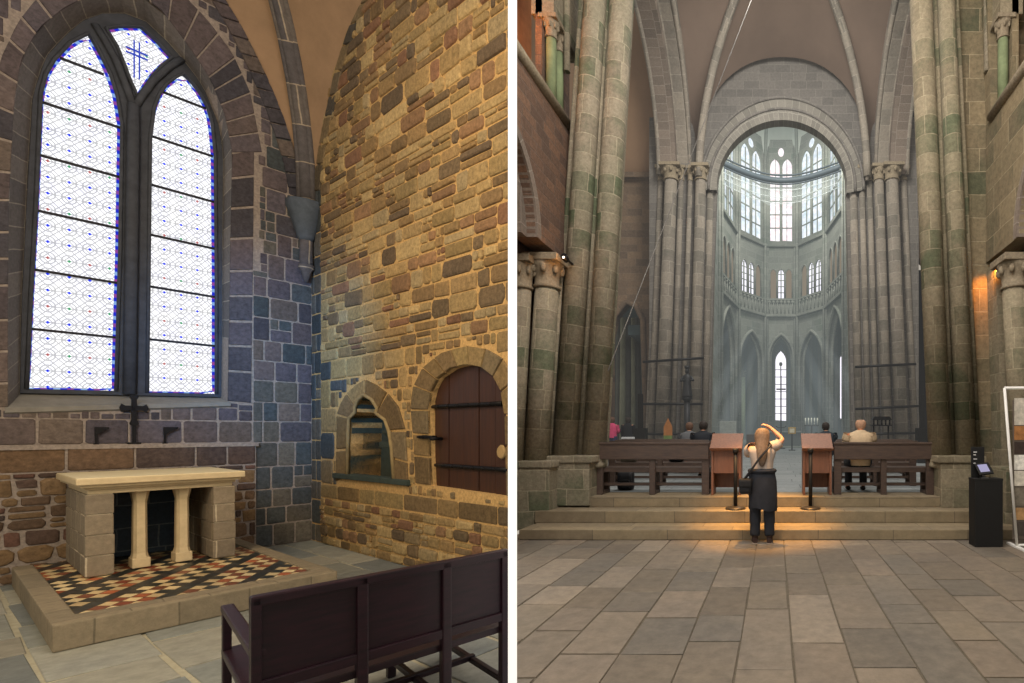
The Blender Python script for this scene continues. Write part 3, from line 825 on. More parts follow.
# stile positions from the photograph
def benchx(px):
    d = ((px - CX) / F); # A0.x+bd.x*s = d*(A0.y+bd.y*s)
    s_ = (d * A0.y - A0.x) / (bd.x - d * bd.y); return s_ * blen
stx = [benchx(254), benchx(362), benchx(446), blen - .02]
mb = MB(); mb.box((0, -.02, BZ - .045), (blen, .035, BZ), .008); obj('top_rail', mb, m_bench, t)
mb = MB(); mb.box((0, -.015, zb1), (blen, .03, zb1 + .05), .006); obj('bottom_rail', mb, m_bench, t)
mb = MB(); mb.box((0, .002, zb1 + .03), (blen, .018, BZ - .03)); obj('back_panel', mb, m_bench, t)
for x in stx:
    mb = MB(); mb.box((max(0, x - .022), -.02, 0), (min(blen, x + .022), .035, BZ - .005), .006); obj('back_leg', mb, m_bench, t)
SD = .92
mb = MB(); mb.box((0, .02, .40), (blen, SD, .44), .008); obj('seat', mb, m_bench, t)
for x in stx:
    mb = MB(); mb.box((max(0, x - .022), SD - .06, 0), (min(blen, x + .022), SD - .01, .66 if x < .1 else .40), .006); obj('front_leg', mb, m_bench, t)
    mb = MB(); mb.box((max(0, x - .015), .02, .1), (min(blen, x + .015), SD - .03, .135), .005); obj('cross_stretcher', mb, m_bench, t)
mb = MB(); mb.box((.0, SD * .5 - .02, .11), (blen, SD * .5 + .02, .145), .005); obj('long_stretcher', mb, m_bench, t)
mb = MB(); mb.box((0, .0, .63), (.05, SD + .03, .665), .008); obj('armrest', mb, m_bench, t)
# ================================================================== NAVE AND CHOIR (right)
ZU = .517
m_pier = ashlar('pier granite', '#958b77', '#7d7463', '#9f967f', .5, .33, .010, '#565f48', .95, .5, .6, .8)
m_pierR = ashlar('pier granite warm', '#91866f', '#7b715c', '#998f76', .5, .33, .010, '#585f48', .9, .5, .6, .7)
m_wallN = ashlar('rubble nave wall', '#7b5f4c', '#5f4d42', '#6d5c50', .42, .17, .012, None, .5, .5, .6)
m_wallR = ashlar('ashlar nave wall', '#85775d', '#6f644f', '#9a8d72', .7, .42, .010, '#4f523e', .9, .5, .6, .7)
m_ring = ashlar('arch order stone', '#7d7166', '#675d54', '#8f857a', .42, .6, .010, None, .5, .6)
m_cross = ashlar('crossing stone', '#8a8276', '#746d64', '#968f84', .8, .5, .012, '#55564e', .5, .65, .4, .5)
m_crossb = ashlar('chancel wall stone', '#6d6964', '#5f5c58', '#7a766f', .7, .36, .012, None, .5, .7, .4)
m_trans = ashlar('transept stone', '#7a6652', '#5f5144', '#6f6152', .7, .34, .014, None, .5, .6)
m_vaultN = plain('crossing vault plaster', '#6a5b50', .95, 0, .1, .6, .1)
m_apse = ashlar('choir limestone', '#858880', '#777a73', '#949690', 1.1, .5, .012, '#58675a', .5, .75, .2, .3)
m_amb = plain('ambulatory stone with painted shade', '#46565a', .9, 0, .2, .8, .1)  # darkness of the ambulatory is put into this stone colour
m_carv = plain('carved granite', '#7d725f', .9, 0, .3, 26, .9)
m_aptr0 = plain('aisle base stone', '#6f7268', .9, 0, .12, 3, .1)
m_dark = plain('painted dark opening', '#17171a', .95, 0, .1, 4, 0)  # near-black colour stands in for unlit depth

# floors and steps
PAL_N = P('#786d5f', '#6f6558', '#7e7365', '#696258', '#73695b', '#756a5d', '#6c6459')
mb = MB(); mb.face([(-4.4, 1.5, -.012), (6, 1.5, -.012), (6, 7.6, -.012), (-4.4, 7.6, -.012)])
fn = struct('floor', mb, m_joint, clip=CLIP_R)
mb = MB(); slabs(mb, -4.5, 5.5, 1.5, 7.24, (.36, .5), (.42, 1.15), PAL_N, 12, .007, False, None, 0, .003)
obj('flagstones', mb, M_FLAG, fn, clip=CLIP_R, merge=False)
m_choirfl = ashlar('choir paving', '#84898a', '#757b7d', '#5c6264', .9, .6, .012, None, .5, .75, .2)
mb = MB(); mb.face([(-9, 8.89, ZU), (9, 8.89, ZU), (9, 48, ZU), (-9, 48, ZU)]); struct('floor', mb, m_choirfl)
m_step = ashlar('step stone', '#86785f', '#776b57', '#5a5246', 1.5, .5, .006, None, .5, .7, .3)
for (xa, xb, ya, yb, za, zb, lab) in ((-3.83, 3.75, 7.25, 8.6, 0, .155, 'lowest and widest stone step rising from the nave floor'),
                                     (-3.86, 3.75, 7.79, 8.7, .155, .345, 'middle stone step carrying the two black barrier posts'),
                                     (-3.16, 2.82, 8.21, 8.9, .345, ZU, 'top stone step directly below the front pews')):
    o = empty('stone_step', ((xa + xb) / 2, ya, za), 0, lab, 'step')
    mb = MB(); mb.box((xa, ya, za), (xb, yb, zb), .012); obj('step_block', mb, m_step, o, world=True)

def shaft(mb, pb, yb, pt, yt, Y, n=16, ext=0.0):
    cb = at((pb[0] + pb[1]) / 2, yb, Y); rb = (pb[1] - pb[0]) / 2 * Y / F
    ct = at((pt[0] + pt[1]) / 2, yt, Y); rt = (pt[1] - pt[0]) / 2 * Y / F
    d = (ct - cb)
    if ext: ct = ct + d * ext
    mb.tube([cb, ct], [rb, rt], n)
    return cb, rb
def quadcol(mb, pb, yb, pt, yt, Y, depth):
    a, b = at(pb[0], yb, Y), at(pb[1], yb, Y); c, d = at(pt[1], yt, Y), at(pt[0], yt, Y)
    k = Vector((0, depth, 0)); q = [a, b, c, d]; r = [p + k for p in q]
    mb.face(q); mb.face(r[::-1])
    for i in range(4): mb.face([q[i], q[(i + 1) % 4], r[(i + 1) % 4], r[i]])
def capital(mb, c, r, h, w=1.5):
    """bell with a square abacus, c = bottom centre"""
    mb.lathe([(r * 1.12, -.02 * h), (r * 1.18, .06 * h), (r * 1.02, .1 * h), (r * 1.08, .35 * h), (r * 1.3, .62 * h), (r * w, .78 * h)], c, 14)
    R = r * w * 1.02
    mb.box(c + Vector((-R, -R, .78 * h)), c + Vector((R, R, h)), .02 * h)
    for k in range(8):
        a = k * PI / 4 + .2; p = c + Vector((math.cos(a) * r * 1.28, math.sin(a) * r * 1.28, .56 * h)); mb.ball(p, (r * .26, r * .26, .16 * h), 6)
def basem(mb, c, r, h):
    mb.lathe([(r * 1.1, -h), (r * 1.12, -.75 * h), (r * 1.1, -.55 * h), (r * 1.04, -.4 * h), (r * 1.08, -.2 * h), (r * 1.06, -.05 * h), (r, 0)], c, 16)

def pier(name, label, cat, core, shafts, plinths, mat, corecap=None, capt=()):
    l, r, yb, lt, rt, yt, Y, dep = core
    base = at((l + r) / 2, yb, Y)
    t = empty(name, (base.x, base.y, .35), 0, label, cat)
    mb = MB(); quadcol(mb, (l, r), yb, (lt, rt), yt, Y, dep); obj('core', mb, mat, t, world=True)
    for s in shafts:
        mb = MB(); c, rr = shaft(mb, *s); obj('shaft', mb, mat, t, world=True)
        if rr > .12 and plinths:
            mb = MB(); basem(mb, c + Vector((0, 0, .0)), rr, .16); obj('base', mb, mat, t, world=True)
    for (px0, px1, py0, py1, Yf, d) in plinths:
        a = at(px0, py0, Yf); b = at(px1, py1, Yf)
        mb = MB(); mb.box((min(a.x, b.x), Yf, min(a.z, b.z)), (max(a.x, b.x), Yf + d, max(a.z, b.z)), .02); obj('plinth', mb, mat, t, world=True)
    for (px0, px1, py0, py1, Y_) in capt:
        c = at((px0 + px1) / 2, py1, Y_); rr = (px1 - px0) / 2 * Y_ / F
        mb = MB(); capital(mb, c, rr, (py1 - py0) * Y_ / F); obj('capital', mb, m_carv, t, world=True)
    return t
# near left pier
pier('stone_pier', 'tall clustered stone pier on the left, green stained, beside the left pews', 'pier',
     (548, 602, 470, 582, 630, -20, 8.95, .3),
     [((583, 605), 458, (610, 633), 0, 8.6, 20, .3), ((553, 576), 458, (585, 606), 0, 8.5, 20, .3), ((576, 584), 458, (604, 610), 0, 8.62, 10, .3), ((548, 554), 458, (579, 584), 0, 8.6, 10, .3)],
     [(547, 589, 463, 506, 8.15, .4), (545, 592, 456, 463, 8.12, .42)], m_pier)
t = pier('arcade_column', 'stone half column with carved capital on the left, under the arch', 'column',
     (519, 551, 470, 533, 572, 262, 8.75, .5),
     [((524, 547), 468, (536, 558), 288, 8.15, 18, 0), ((505, 522), 468, (516, 531), 288, 7.95, 14, 0), ((547, 551), 468, (559, 564), 262, 8.35, 8, 0)],
     [(517, 549, 468, 530, 7.86, .6), (515, 551, 461, 468, 7.84, .6)], m_pier, None,
     [(536, 558, 258, 289, 8.15), (514, 531, 258, 289, 7.95)])
# near right pier
pier('stone_pier', 'tall clustered stone pier on the right behind the black plinth', 'pier',
     (938, 985, 470, 918, 966, -20, 8.95, .3),
     [((929, 951), 458, (910, 932), 0, 8.55, 20, .3), ((956, 976), 458, (938, 954), 0, 8.5, 20, .3), ((950, 956), 458, (932, 938), 0, 8.62, 10, .3), ((976, 981), 458, (954, 959), 0, 8.6, 10, .3)],
     [(941, 984, 463, 508, 8.15, .5), (938, 987, 456, 463, 8.12, .55)], m_pierR)
mb = MB(); quadcol(mb, (979, 1012), 530, (955, 990), -30, 8.72, .6); quadcol(mb, (1006, 1050), 530, (986, 1030), -30, 8.5, .6)
mb.box((at(984, 0, 8.2).x, 8.2, .15), (at(1060, 0, 8.2).x, 8.8, at(0, 500, 8.2).z + .0), .015)
wr2 = struct('wall_nave_right', mb, m_wallR)

# left arcade wall with arch and triforium (recedes along the nave)
def planeX(X, s=1): return Matrix(((0, s, 0, X), (1, 0, 0, 0), (0, 0, 1, 0), (0, 0, 0, 1)))
def arcw(Yc, zc, R, a0, a1, n=20): return [(Yc + R * math.cos(a0 + (a1 - a0) * k / n), zc + R * math.sin(a0 + (a1 - a0) * k / n)) for k in range(n + 1)]
for side, X, YE, nm in ((-1, -3.72, 9.15, 'wall_left'), (1, 3.79, 8.75, 'wall_nave_right')):
    a1 = math.acos((6.2 - 6.04) / 1.5)
    arc = arcw(6.04, 4.68, 1.5, 0, a1)
    Mx = planeX(X, side)
    mb = MB(); mb.fill([(7.54, 4.66), (YE, 4.66), (YE, 7.1), (6.2, 7.1)] + arc[::-1], [], 0, .35, Mx)
    wL = struct(nm, mb, m_wallN if side < 0 else m_wallR)
    # arch order with its soffit
    mb = MB(); n = 24; A = arcw(6.04, 4.68, 1.5, -.02, a1, n); B = arcw(6.04, 4.68, 1.62, -.02, a1, n); rows = []
    for p, q in zip(A, B): rows.append([Vector((q[0], -.03, q[1])), Vector((p[0], -.03, p[1])), Vector((p[0], .3, p[1]))])
    mb.grid(rows, False, lambda i, j: (i * .08, [0, .12, .45][min(j, 2)]), False); mb.xf(Mx)
    obj('arch_order', mb, m_ring, wL, merge=False)
    A = arcw(6.04, 4.68, 1.33, -.02, a1, n); B = arcw(6.04, 4.68, 1.5, -.02, a1, n)
    mb = MB(); mb.fill(A + B[::-1], [], .14, .5, Mx); obj('inner_order', mb, m_ring, wL)
    mb = MB(); mb.box((6.2, .5, 0), (9.1, .55, 7.1)); mb.xf(Mx); obj('aisle_backing', mb, m_wallN, wL)
    # string course
    mb = MB(); mb.tube([(6.2, .0, 7.12), (YE - .25, .0, 7.12)], .085, 10); mb.box((6.2, -.03, 7.14), (YE - .2, .35, 7.24)); mb.xf(Mx)
    obj('string_course', mb, m_carv, wL)
    # triforium wall above, set back
    op = [(7.3, 7.24), (7.3, 9.0)] + [(7.75 + .45 * math.cos(PI - PI * k / 10), 9.0 + .45 * math.sin(PI * k / 10)) for k in range(1, 10)] + [(8.2, 9.0), (8.2, 7.24)]
    mb = MB(); mb.fill([(6.2, 7.2)] + op + [(9.3, 7.2), (9.3, 13), (6.2, 13)], [], .22, .33, Mx); obj('triforium_wall', mb, m_wallN if side < 0 else m_wallR, wL)
    mb = MB(); mb.box((6.2, .95, 7.2), (9.3, 1.0, 11)); mb.xf(Mx); obj('triforium_backing', mb, plain('warm plaster', '#a56a3c', .9), wL)
    for (yc, r) in ((8.32, .085), (8.62, .075)):
        mb = MB(); mb.tube([(yc, .12, 7.3), (yc, .12, 8.35)], r, 12); mb.lathe([(r * 1.5, 0), (r * 1.3, .06), (r, .1)], (yc, .12, 7.24), 12); mb.xf(Mx)
        obj('colonnette', mb, plain('green stained shaft', '#6f7a5a', .9, 0, .25, 4, .2), wL)
        mb = MB(); capital(mb, Vector((yc, .12, 8.35)), r * 1.05, .34, 1.7); mb.xf(Mx); obj('colonnette_capital', mb, m_carv, wL)
    mb = MB(); mb.box((8.2, .02, 8.69), (9.3, .4, 12.9)); mb.xf(Mx); obj('order_above', mb, m_pier if side < 0 else m_pierR, wL)
    if side > 0:
        pier('arcade_column', 'stone half column with carved capital at the far right edge', 'column', (1004, 1040, 530, 996, 1036, 262, 8.35, .4), [((1011, 1033), 470, (1003, 1025), 288, 7.95, 18, 0)], [(1006, 1036, 468, 530, 7.7, .6)], m_pierR, None, [(1003, 1025, 258, 289, 7.95)])
    mb = MB(); mb.tube([(8.6, -.03, 8.0), (8.6, -.03, 12)], .06, 8); mb.xf(Mx); obj('roll_moulding', mb, m_pier, wL)

# ---- crossing
YC = 21.3
def cpier(name, label, sh, core, caps):
    base = at((core[0] + core[1]) / 2, 445, YC); t = empty(name, (base.x, base.y, ZU), 0, label, 'pier')
    def ln(x, k): return 780 + (x - 780) * k
    mb = MB(); quadcol(mb, (ln(core[0], 1.05), ln(core[1], 1.05)), 457, (ln(core[0], .96), ln(core[1], .96)), 150, YC + .5, .9); obj('core', mb, m_cross, t, world=True)
    for (a, b, dy) in sh:
        mb = MB(); shaft(mb, (ln(a, 1.05), ln(b, 1.05)), 457, (ln(a, .96), ln(b, .96)), 180, YC + dy, 12); obj('shaft', mb, m_cross, t, world=True)
        x = ln((a + b) / 2, .96); r = (b - a) / 2 * YC / F
        mb = MB(); capital(mb, at(x, 181, YC + dy), r, .62, 1.55); obj('capital', mb, m_carv, t, world=True)
        mb = MB(); c = at(ln((a + b) / 2, 1.05), 448, YC + dy); basem(mb, c, r * 1.02, .35); obj('base', mb, m_cross, t, world=True)
    return t
cpier('crossing_pier', 'left crossing pier of grouped shafts, grey, left of the apse arch',
      [(653, 660, .3), (660, 673, -.1), (674, 680, .2), (684, 689, .1), (692, 703, .0), (704, 711, .3)], (651, 712), 0)
cpier('crossing_pier', 'right crossing pier of grouped shafts, grey, right of the apse arch',
      [(852, 860, .3), (862, 868, .2), (870, 876, .2), (878, 888, .0), (890, 903, -.1), (905, 912, .3)], (850, 914), 0)
# chancel wall
op_px = [(711, 457), (715, 300), (718, 195), (719, 186), (723, 170), (732, 152), (746, 136), (763, 126), (782, 122), (802, 125), (820, 135), (834, 150), (842, 168), (845, 186), (845, 195), (848, 300), (851, 457)]
def yp(px, py, Y): p = at(px, py, Y); return (p.x, p.z)
op_px = op_px[:3] + [(782 + 65 * math.cos(PI - PI * k / 26), 190 - 67.5 * math.sin(PI * k / 26)) for k in range(1, 26)] + [(846, 195), (849, 300), (852, 457)]
op_px = op_px[:3] + op_px[3:] if True else [(782 + (x - 782) * 1.045, y if y > 190 else 190 + (y - 190) * 1.04) for x, y in op_px]
op_px[:3] = [(709, 457), (713, 300), (717, 192)]
OPC = [yp(*p, 21.6) for p in op_px]
mb = MB(); zl = OPC[0][1]
mb.fill([(-5.6, zl), (-5.6, 19.6), (6.4, 19.6), (6.4, zl)] + OPC[::-1], [], 21.6, 21.85)
wc = struct('wall_chancel', mb, m_crossb)
outer_px = [(782 + 81 * math.cos(PI - PI * k / 40), 192 - 91.5 * math.sin(PI * k / 40)) for k in range(41)]
outer_old = [(782 + (x - 782) * 1.01, y - 1) for x, y in [(701, 195), (704, 180), (709, 162), (719, 142), (736, 120), (757, 107), (782, 101), (808, 105), (830, 118), (848, 138), (857, 158), (862, 178), (863, 195)]]
inn = [yp(*p, 21.5) for p in op_px[2:-2]]; out = [yp(*p, 21.5) for p in outer_px]
mb = MB(); a_, b_ = resample(inn, 49), resample(out, 49)
L = [0]
for i in range(48): L.append(L[-1] + math.dist(b_[i], b_[i + 1]))
rows = [[Vector((p[0], 21.8, p[1])) for p in a_], [Vector((p[0], 21.32, p[1])) for p in a_], [Vector((p[0], 21.32, p[1])) for p in b_], [Vector((p[0], 21.62, p[1])) for p in b_]]
mb.grid(rows, False, lambda i, j: (L[min(j, 48)], [0, .48, 1.1, 1.4][i]), False)
obj('arch_order', mb, m_ring if False else ashlar('apse arch voussoirs', '#7c7870', '#69665f', '#8f8b82', .34, .7, .012, None, .5, .7), wc, merge=False)
mb = MB(); mb.tube([Vector((p[0], 21.3, p[1])) for p in b_], .07, 6); obj('roll_moulding', mb, m_crossb, wc)
m2_ = [(x * .5 + y * .5, z * .5 + w_ * .5) for (x, z), (y, w_) in zip(a_, b_)]
mb = MB(); mb.tube([Vector((p[0], 21.3, p[1])) for p in m2_], .06, 6); obj('roll_moulding', mb, m_crossb, wc)
# crossing arches north and south, in planes along the nave
XC = .35
def sweep_arch(mb, X0, X1, R0, R1, a1, Yc=16.9, zc=12.95, n=30):
    rows = []
    for k in range(n + 1):
        a = a1 * k / n; c, s = math.cos(a), math.sin(a)
        rows.append([Vector((X0, Yc + R0 * c, zc + R0 * s)), Vector((X1, Yc + R0 * c, zc + R0 * s)), Vector((X1, Yc + R1 * c, zc + R1 * s)), Vector((X0, Yc + R1 * c, zc + R1 * s)), Vector((X0, Yc + R0 * c, zc + R0 * s))])
    w = abs(X1 - X0); h = R1 - R0; cv = [0, w, w + h, 2 * w + h, 2 * w + 2 * h]
    mb.grid(rows, False, lambda i, j: (R0 * a1 * i / n, cv[min(j, 4)]), False)
for sd, nm in ((-1, 'trim_4'), (1, 'trim_5')):
    def X(v): return v if sd < 0 else 2 * XC - v
    t = empty(nm, (X(-4.4), 16.9, 12.95)); t['kind'] = 'structure'
    mb = MB(); sweep_arch(mb, X(-5.15), X(-4.35), 4.35, 4.9, 2.6); obj('outer_order', mb, m_ring, t, world=True, merge=False)
    mb = MB(); sweep_arch(mb, X(-4.4), X(-3.75), 4.75, 5.4, 2.6); obj('inner_order', mb, m_cross, t, world=True, merge=False)
    for xx, rr in ((-4.38, 4.8), (-3.8, 4.8), (-5.1, 4.4)):
        mb = MB(); mb.tube([(X(xx), 16.9 + rr * math.cos(2.6 * k / 30), 12.95 + rr * math.sin(2.6 * k / 30)) for k in range(31)], .1, 8); obj('roll_moulding', mb, m_cross, t, world=True)
# ribs and webs
Wp = [yp(783 + 86 * (1 if math.cos(a) > 0 else -1) * abs(math.cos(a)) ** .9, 172 - 115 * abs(math.sin(a)) ** .86, 21.25) for a in [PI - PI * k / 40 for k in range(41)]]
Wl = resample(Wp[:21], 16); Wr = resample(Wp[20:][::-1], 16)
APX = Vector((XC, 16.4, 19.5))
def rib_pts(x0, z0): 
    return [Vector((APX.x + (x0 - APX.x) * math.cos(k / 15 * PI / 2), APX.y + (21.15 - APX.y) * math.cos(k / 15 * PI / 2), z0 + (APX.z - z0) * math.sin(k / 15 * PI / 2))) for k in range(16)]
RL = rib_pts(at(699, 172, 21.15).x, at(0, 176, 21.15).z); RR = rib_pts(at(867, 172, 21.15).x, at(0, 176, 21.15).z)
mb = MB()
def ruled(A, B, sag=.0):
    rows = []
    for a, b in zip(A, B): rows.append([a.lerp(b, s / 6) + Vector((0, 0, sag * math.sin(PI * s / 6))) for s in range(7)])
    mb.grid(rows, False, None, True)
ruled([Vector((x, 21.25, z)) for x, z in Wl], RL, .1); ruled([Vector((x, 21.25, z)) for x, z in Wr], RR, .1)
def north(sd): return [Vector(((-3.78 if sd < 0 else 2 * XC + 3.78), 16.9 + 5.3 * math.cos(k / 15 * PI / 2), 12.95 + 5.3 * math.sin(k / 15 * PI / 2) + .3 * k / 15)) for k in range(16)]
ruled(RL, north(-1), .2); ruled(RR, north(1), .2)
# west half of the vault
def mir(A): return [Vector((p.x, 2 * APX.y - p.y, p.z)) for p in A]
ruled(mir(RL), mir(north(-1)), .2); ruled(mir(RR), mir(north(1)), .2)
struct('ceiling', mb, m_vaultN)
for i, R_ in enumerate((RL, RR)):
    mb = MB(); mb.tube([p - Vector((0, .02, .05)) for p in R_], .17, 8); mb.tube([p + Vector((0, 0, -.2)) for p in R_], .08, 6)
    struct('trim_%d' % (6 + i), mb, m_cross)
# transepts seen past the near piers
HTL = [yp(*p, 23) for p in [(609, 457), (610, 335), (615, 315), (626, 302), (636, 306), (643, 320), (647, 457)]]
zl = HTL[0][1]
mb = MB(); zt = EYE + (433 - 176) * 23 / F
mb.fill([(-10.5, zl), (-10.5, zt), (-5, zt), (-5, zl)] + HTL[::-1], [], 23, 23.8); wt = struct('wall_transept_left', mb, m_trans)
mb = MB(); mb.tube([Vector((p[0], 22.98, p[1])) for p in HTL], .14, 8); obj('arch_moulding', mb, m_trans, wt)
mb = MB(); mb.box((-10.5, 22.6, zt - .25), (-5, 23.2, zt), .05); obj('string_course', mb, m_trans, wt)
mb = MB(); mb.face([(-11, 22.9, zt), (-4.6, 22.9, zt), (-4.6, 17, zt + 8.5), (-11, 17, zt + 8.5)]); struct('ceiling', mb, plain('transept vault plaster', '#8a7058', .95, 0, .12, .5, .1))
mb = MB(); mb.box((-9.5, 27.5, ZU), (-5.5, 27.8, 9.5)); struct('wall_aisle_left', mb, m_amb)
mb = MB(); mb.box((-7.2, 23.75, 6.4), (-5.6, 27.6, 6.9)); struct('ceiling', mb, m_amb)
t = empty('aisle_pier', (at(624, 445, 26).x, 26, ZU), 0, 'pale ribbed choir aisle pier seen through the left arch', 'pier')
mb = MB(); mb.box((at(612, 0, 26).x, 25.3, ZU), (at(645, 0, 26).x, 26.6, ZU + .25), .04); obj('base', mb, m_aptr0, t, world=True)
for (px, w_, c) in ((618, 3, 0), (623, 4, 1), (628, 5, 0), (634, 3, 1), (639, 4, 0)):
    mb = MB(); shaft(mb, (px - w_, px + w_ * .6), 451, (px - w_ * .7 + (626 - px) * .1, px + w_ * .6 + (626 - px) * .1), 318, 26 - c * .3, 8)
    obj('shaft', mb, plain('pale aisle shaft', '#8f9480' if c else '#5f625c', .9, 0, .15, 2, .1), t, world=True)
HTR = [yp(*p, 23) for p in [(914, 457), (914, 275), (916, 262), (920, 258), (925, 262), (932, 285), (936, 457)]]
mb = MB(); mb.fill([(5.4, zl), (5.4, 14), (10, 14), (10, zl)] + HTR[::1], [], 23, 23.6); struct('wall_transept_right', mb, m_trans)
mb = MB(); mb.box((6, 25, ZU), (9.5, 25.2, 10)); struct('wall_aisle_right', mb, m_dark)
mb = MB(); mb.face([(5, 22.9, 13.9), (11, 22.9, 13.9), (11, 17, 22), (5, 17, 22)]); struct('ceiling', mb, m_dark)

# ---- apse
AXC = .5
BNDS = [(-4.25, 32.6), (-3.42, 37.1), (-1.3, 39.7), (1.3, 39.7), (3.42, 37.1), (4.25, 32.6)]
BNDS = [Vector((x + AXC, y, 0)) for x, y in BNDS]
Z1, Z2, ZTOP = 11.2, 16.9, 25.6
m_tri = emis('triforium daylight', '#f6f3ff', 1.5)
m_trid = emis('painted triforium glow', '#d8bd9c', .34)  # emission stands in for warm light falling inside the side niches
def cl_mat(name, tint, s):
    t = NT(name); pos = t.n('ShaderNodeUVMap', uv_map='UVMap').outputs[0]
    v = t.n('ShaderNodeTexVoronoi'); v.inputs['Scale'].default_value = 3.5; t.l(pos, v.inputs['Vector'])
    c = t.mix(t.ramp(t.noise(pos, 1.6, 4), .35, .65), hx(tint), hx('#ffffff'))
    c = t.mix(t.ramp(v.outputs['Distance'], .25, .6, 0, .3), c, hx('#8e8fb0'))
    e = t.n('ShaderNodeEmission'); t.l(c, e.inputs[0]); e.inputs[1].default_value = s; t.l(e.outputs[0], t.out.inputs[0]); return t.m
m_clc = cl_mat('pale rose choir glass', '#f4d6d3', 1.9); m_cls = cl_mat('pale blue choir glass', '#c9dde2', 1.6); m_cle = cl_mat('blue green choir glass', '#b4cfd2', 1.3)
m_aptr = plain('apse tracery stone', '#7b8078', .9, 0, .12, 3, .1)
def pointed(u0, u1, z0, zs_, k=1.0, n=8):
    w = u1 - u0; R = w * k; pts = [(u0, z0), (u0, zs_)]
    h = math.sqrt(max(R * R - (R - w / 2) ** 2, 1e-6)); a = math.acos((R - w / 2) / R)
    for i in range(1, n + 1): t_ = a * i / n; pts.append((u0 + R - R * math.cos(t_), zs_ + R * math.sin(t_)))
    for i in range(n - 1, -1, -1): t_ = a * i / n; pts.append((u1 - R + R * math.cos(t_), zs_ + R * math.sin(t_)))
    pts.append((u1, z0)); return pts
wap = empty('wall_apse', (AXC, 36, ZU)); wap['kind'] = 'structure'
wn = 2
for i in range(5):
    A_, B_ = BNDS[i], BNDS[i + 1]; d = (B_ - A_); Lc = d.length; d.normalize()
    Mf = Matrix.Translation(A_) @ Matrix.Rotation(math.atan2(d.y, d.x), 4, 'Z')
    g = pointed(.3, Lc - .3, ZU, 7.9 if i == 2 else 7.4, 1.05 if i == 2 else .95)
    sc_ = Lc / 2.6
    holes = []; tri = []
    nT = 3
    for k in range(nT):
        w_ = (Lc - .7 * sc_) / nT; u = .35 * sc_ + w_ * k
        h_ = pointed(u + .05 * sc_, u + w_ - .05 * sc_, 12.6, 14.6, .9, 5); holes.append(h_); tri.append(h_)
    cw0, cw1 = .36 * sc_, Lc - .36 * sc_; cm = (cw0 + cw1) / 2
    cl = [pointed(cw0, cm - .07 * sc_, 17.3, 23.4, .9, 6), pointed(cm + .07 * sc_, cw1, 17.3, 23.4, .9, 6)]
    q = .3 * sc_; cl.append([(cm + q * math.cos(a * PI / 6), 24.6 + .42 * math.sin(a * PI / 6)) for a in range(12)])
    mb = MB(); mb.fill([(0, ZU), (0, ZTOP), (Lc, ZTOP), (Lc, ZU)] + g[::-1], holes + cl, 0, .5, Mf); obj('bay_wall', mb, m_apse, wap, world=True)
    mb = MB(); mb.tube([Vector((p[0], -.02, p[1])) for p in g], .13, 6); mb.tube([Vector((Lc / 2 + (p[0] - Lc / 2) * .88, .3, p[1] - .15 if p[1] > 5 else p[1])) for p in g], .12, 6); mb.xf(Mf); obj('arch_moulding', mb, m_apse, wap, world=True)
    mb = MB()
    for h_ in tri: mb.tube([Vector((p[0], 0, p[1])) for p in h_], .05, 5)
    nb_ = 7
    for k in range(nb_):      # carved parapet of the triforium
        u = .2 + (Lc - .4) * (k + .5) / nb_; mb.tube([(u, -.06, Z1 + .1), (u, -.06, 12.3)], .05, 5); mb.ball((u, -.06, 12.3), (.15, .06, .15), 6)
    mb.box((.1, -.1, 12.45), (Lc - .1, .1, 12.6)); mb.xf(Mf); obj('triforium_parapet', mb, m_apse, wap, world=True)
    mb = MB(); mb.box((0, -.22, Z1 - .12), (Lc, .1, Z1 + .1), .03); mb.box((0, -.16, Z2 - .1), (Lc, .1, Z2 + .1), .03); mb.xf(Mf); obj('string_course', mb, m_apse, wap, world=True)
    # windows
    tw = empty('window_%d' % wn, Mf @ Vector((Lc / 2, .2, 17.3)), math.atan2(d.y, d.x)); tw['kind'] = 'structure'; wn += 1
    for h_ in cl:
        mb = MB(); mb.face([Mf @ Vector((p[0], .14, p[1])) for p in h_], [(p[0], p[1]) for p in h_]); obj('pane', mb, m_clc if i == 2 else (m_cls if i in (1, 3) else m_cle), tw, world=True)
    mb = MB()
    for h_ in cl: mb.tube([Vector((p[0], .06, p[1])) for p in h_ + [h_[0]]], .06, 5)
    for z in (18.4, 19.5, 20.6, 21.7, 22.8):
        mb.box((cw0, .06, z - .04), (cw1, .12, z + .04))
    for c_ in ((cw0 + cm) / 2, (cw1 + cm) / 2): mb.box((c_ - .025 * sc_, .06, 17.3), (c_ + .025 * sc_, .12, 24.0))
    mb.xf(Mf); obj('tracery', mb, m_aptr, tw, world=True)
    tw = empty('window_%d' % wn, Mf @ Vector((Lc / 2, .3, 12.6)), math.atan2(d.y, d.x)); tw['kind'] = 'structure'; wn += 1
    for k, h_ in enumerate(tri):
        lit = (i == 2 and k == 1) or (i == 1 and k != 2) or (i == 3 and k != 0)
        mb = MB(); mb.face([Mf @ Vector((p[0], .12, p[1])) for p in h_]); obj('pane', mb, m_tri if lit else m_trid, tw, world=True)
        if lit:
            mb = MB(); u = sum(p[0] for p in h_) / len(h_); mb.tube([(u, .08, 12.6), (u, .08, 15)], .05 * sc_, 5)
            for z in (13.1, 13.6, 14.1, 14.6): mb.box((h_[0][0], .06, z - .03), (h_[-1][0], .1, z + .03))
            mb.xf(Mf); obj('mullion', mb, m_aptr, tw, world=True)
for p in BNDS:
    mb = MB()
    for (dx, dy, r) in ((0, -.15, .13), (-.2, .0, .09), (.2, .0, .09)): mb.tube([p + Vector((dx, dy, ZU)), p + Vector((dx, dy, ZTOP))], r, 8)
    obj('shaft', mb, m_apse, wap, world=True)
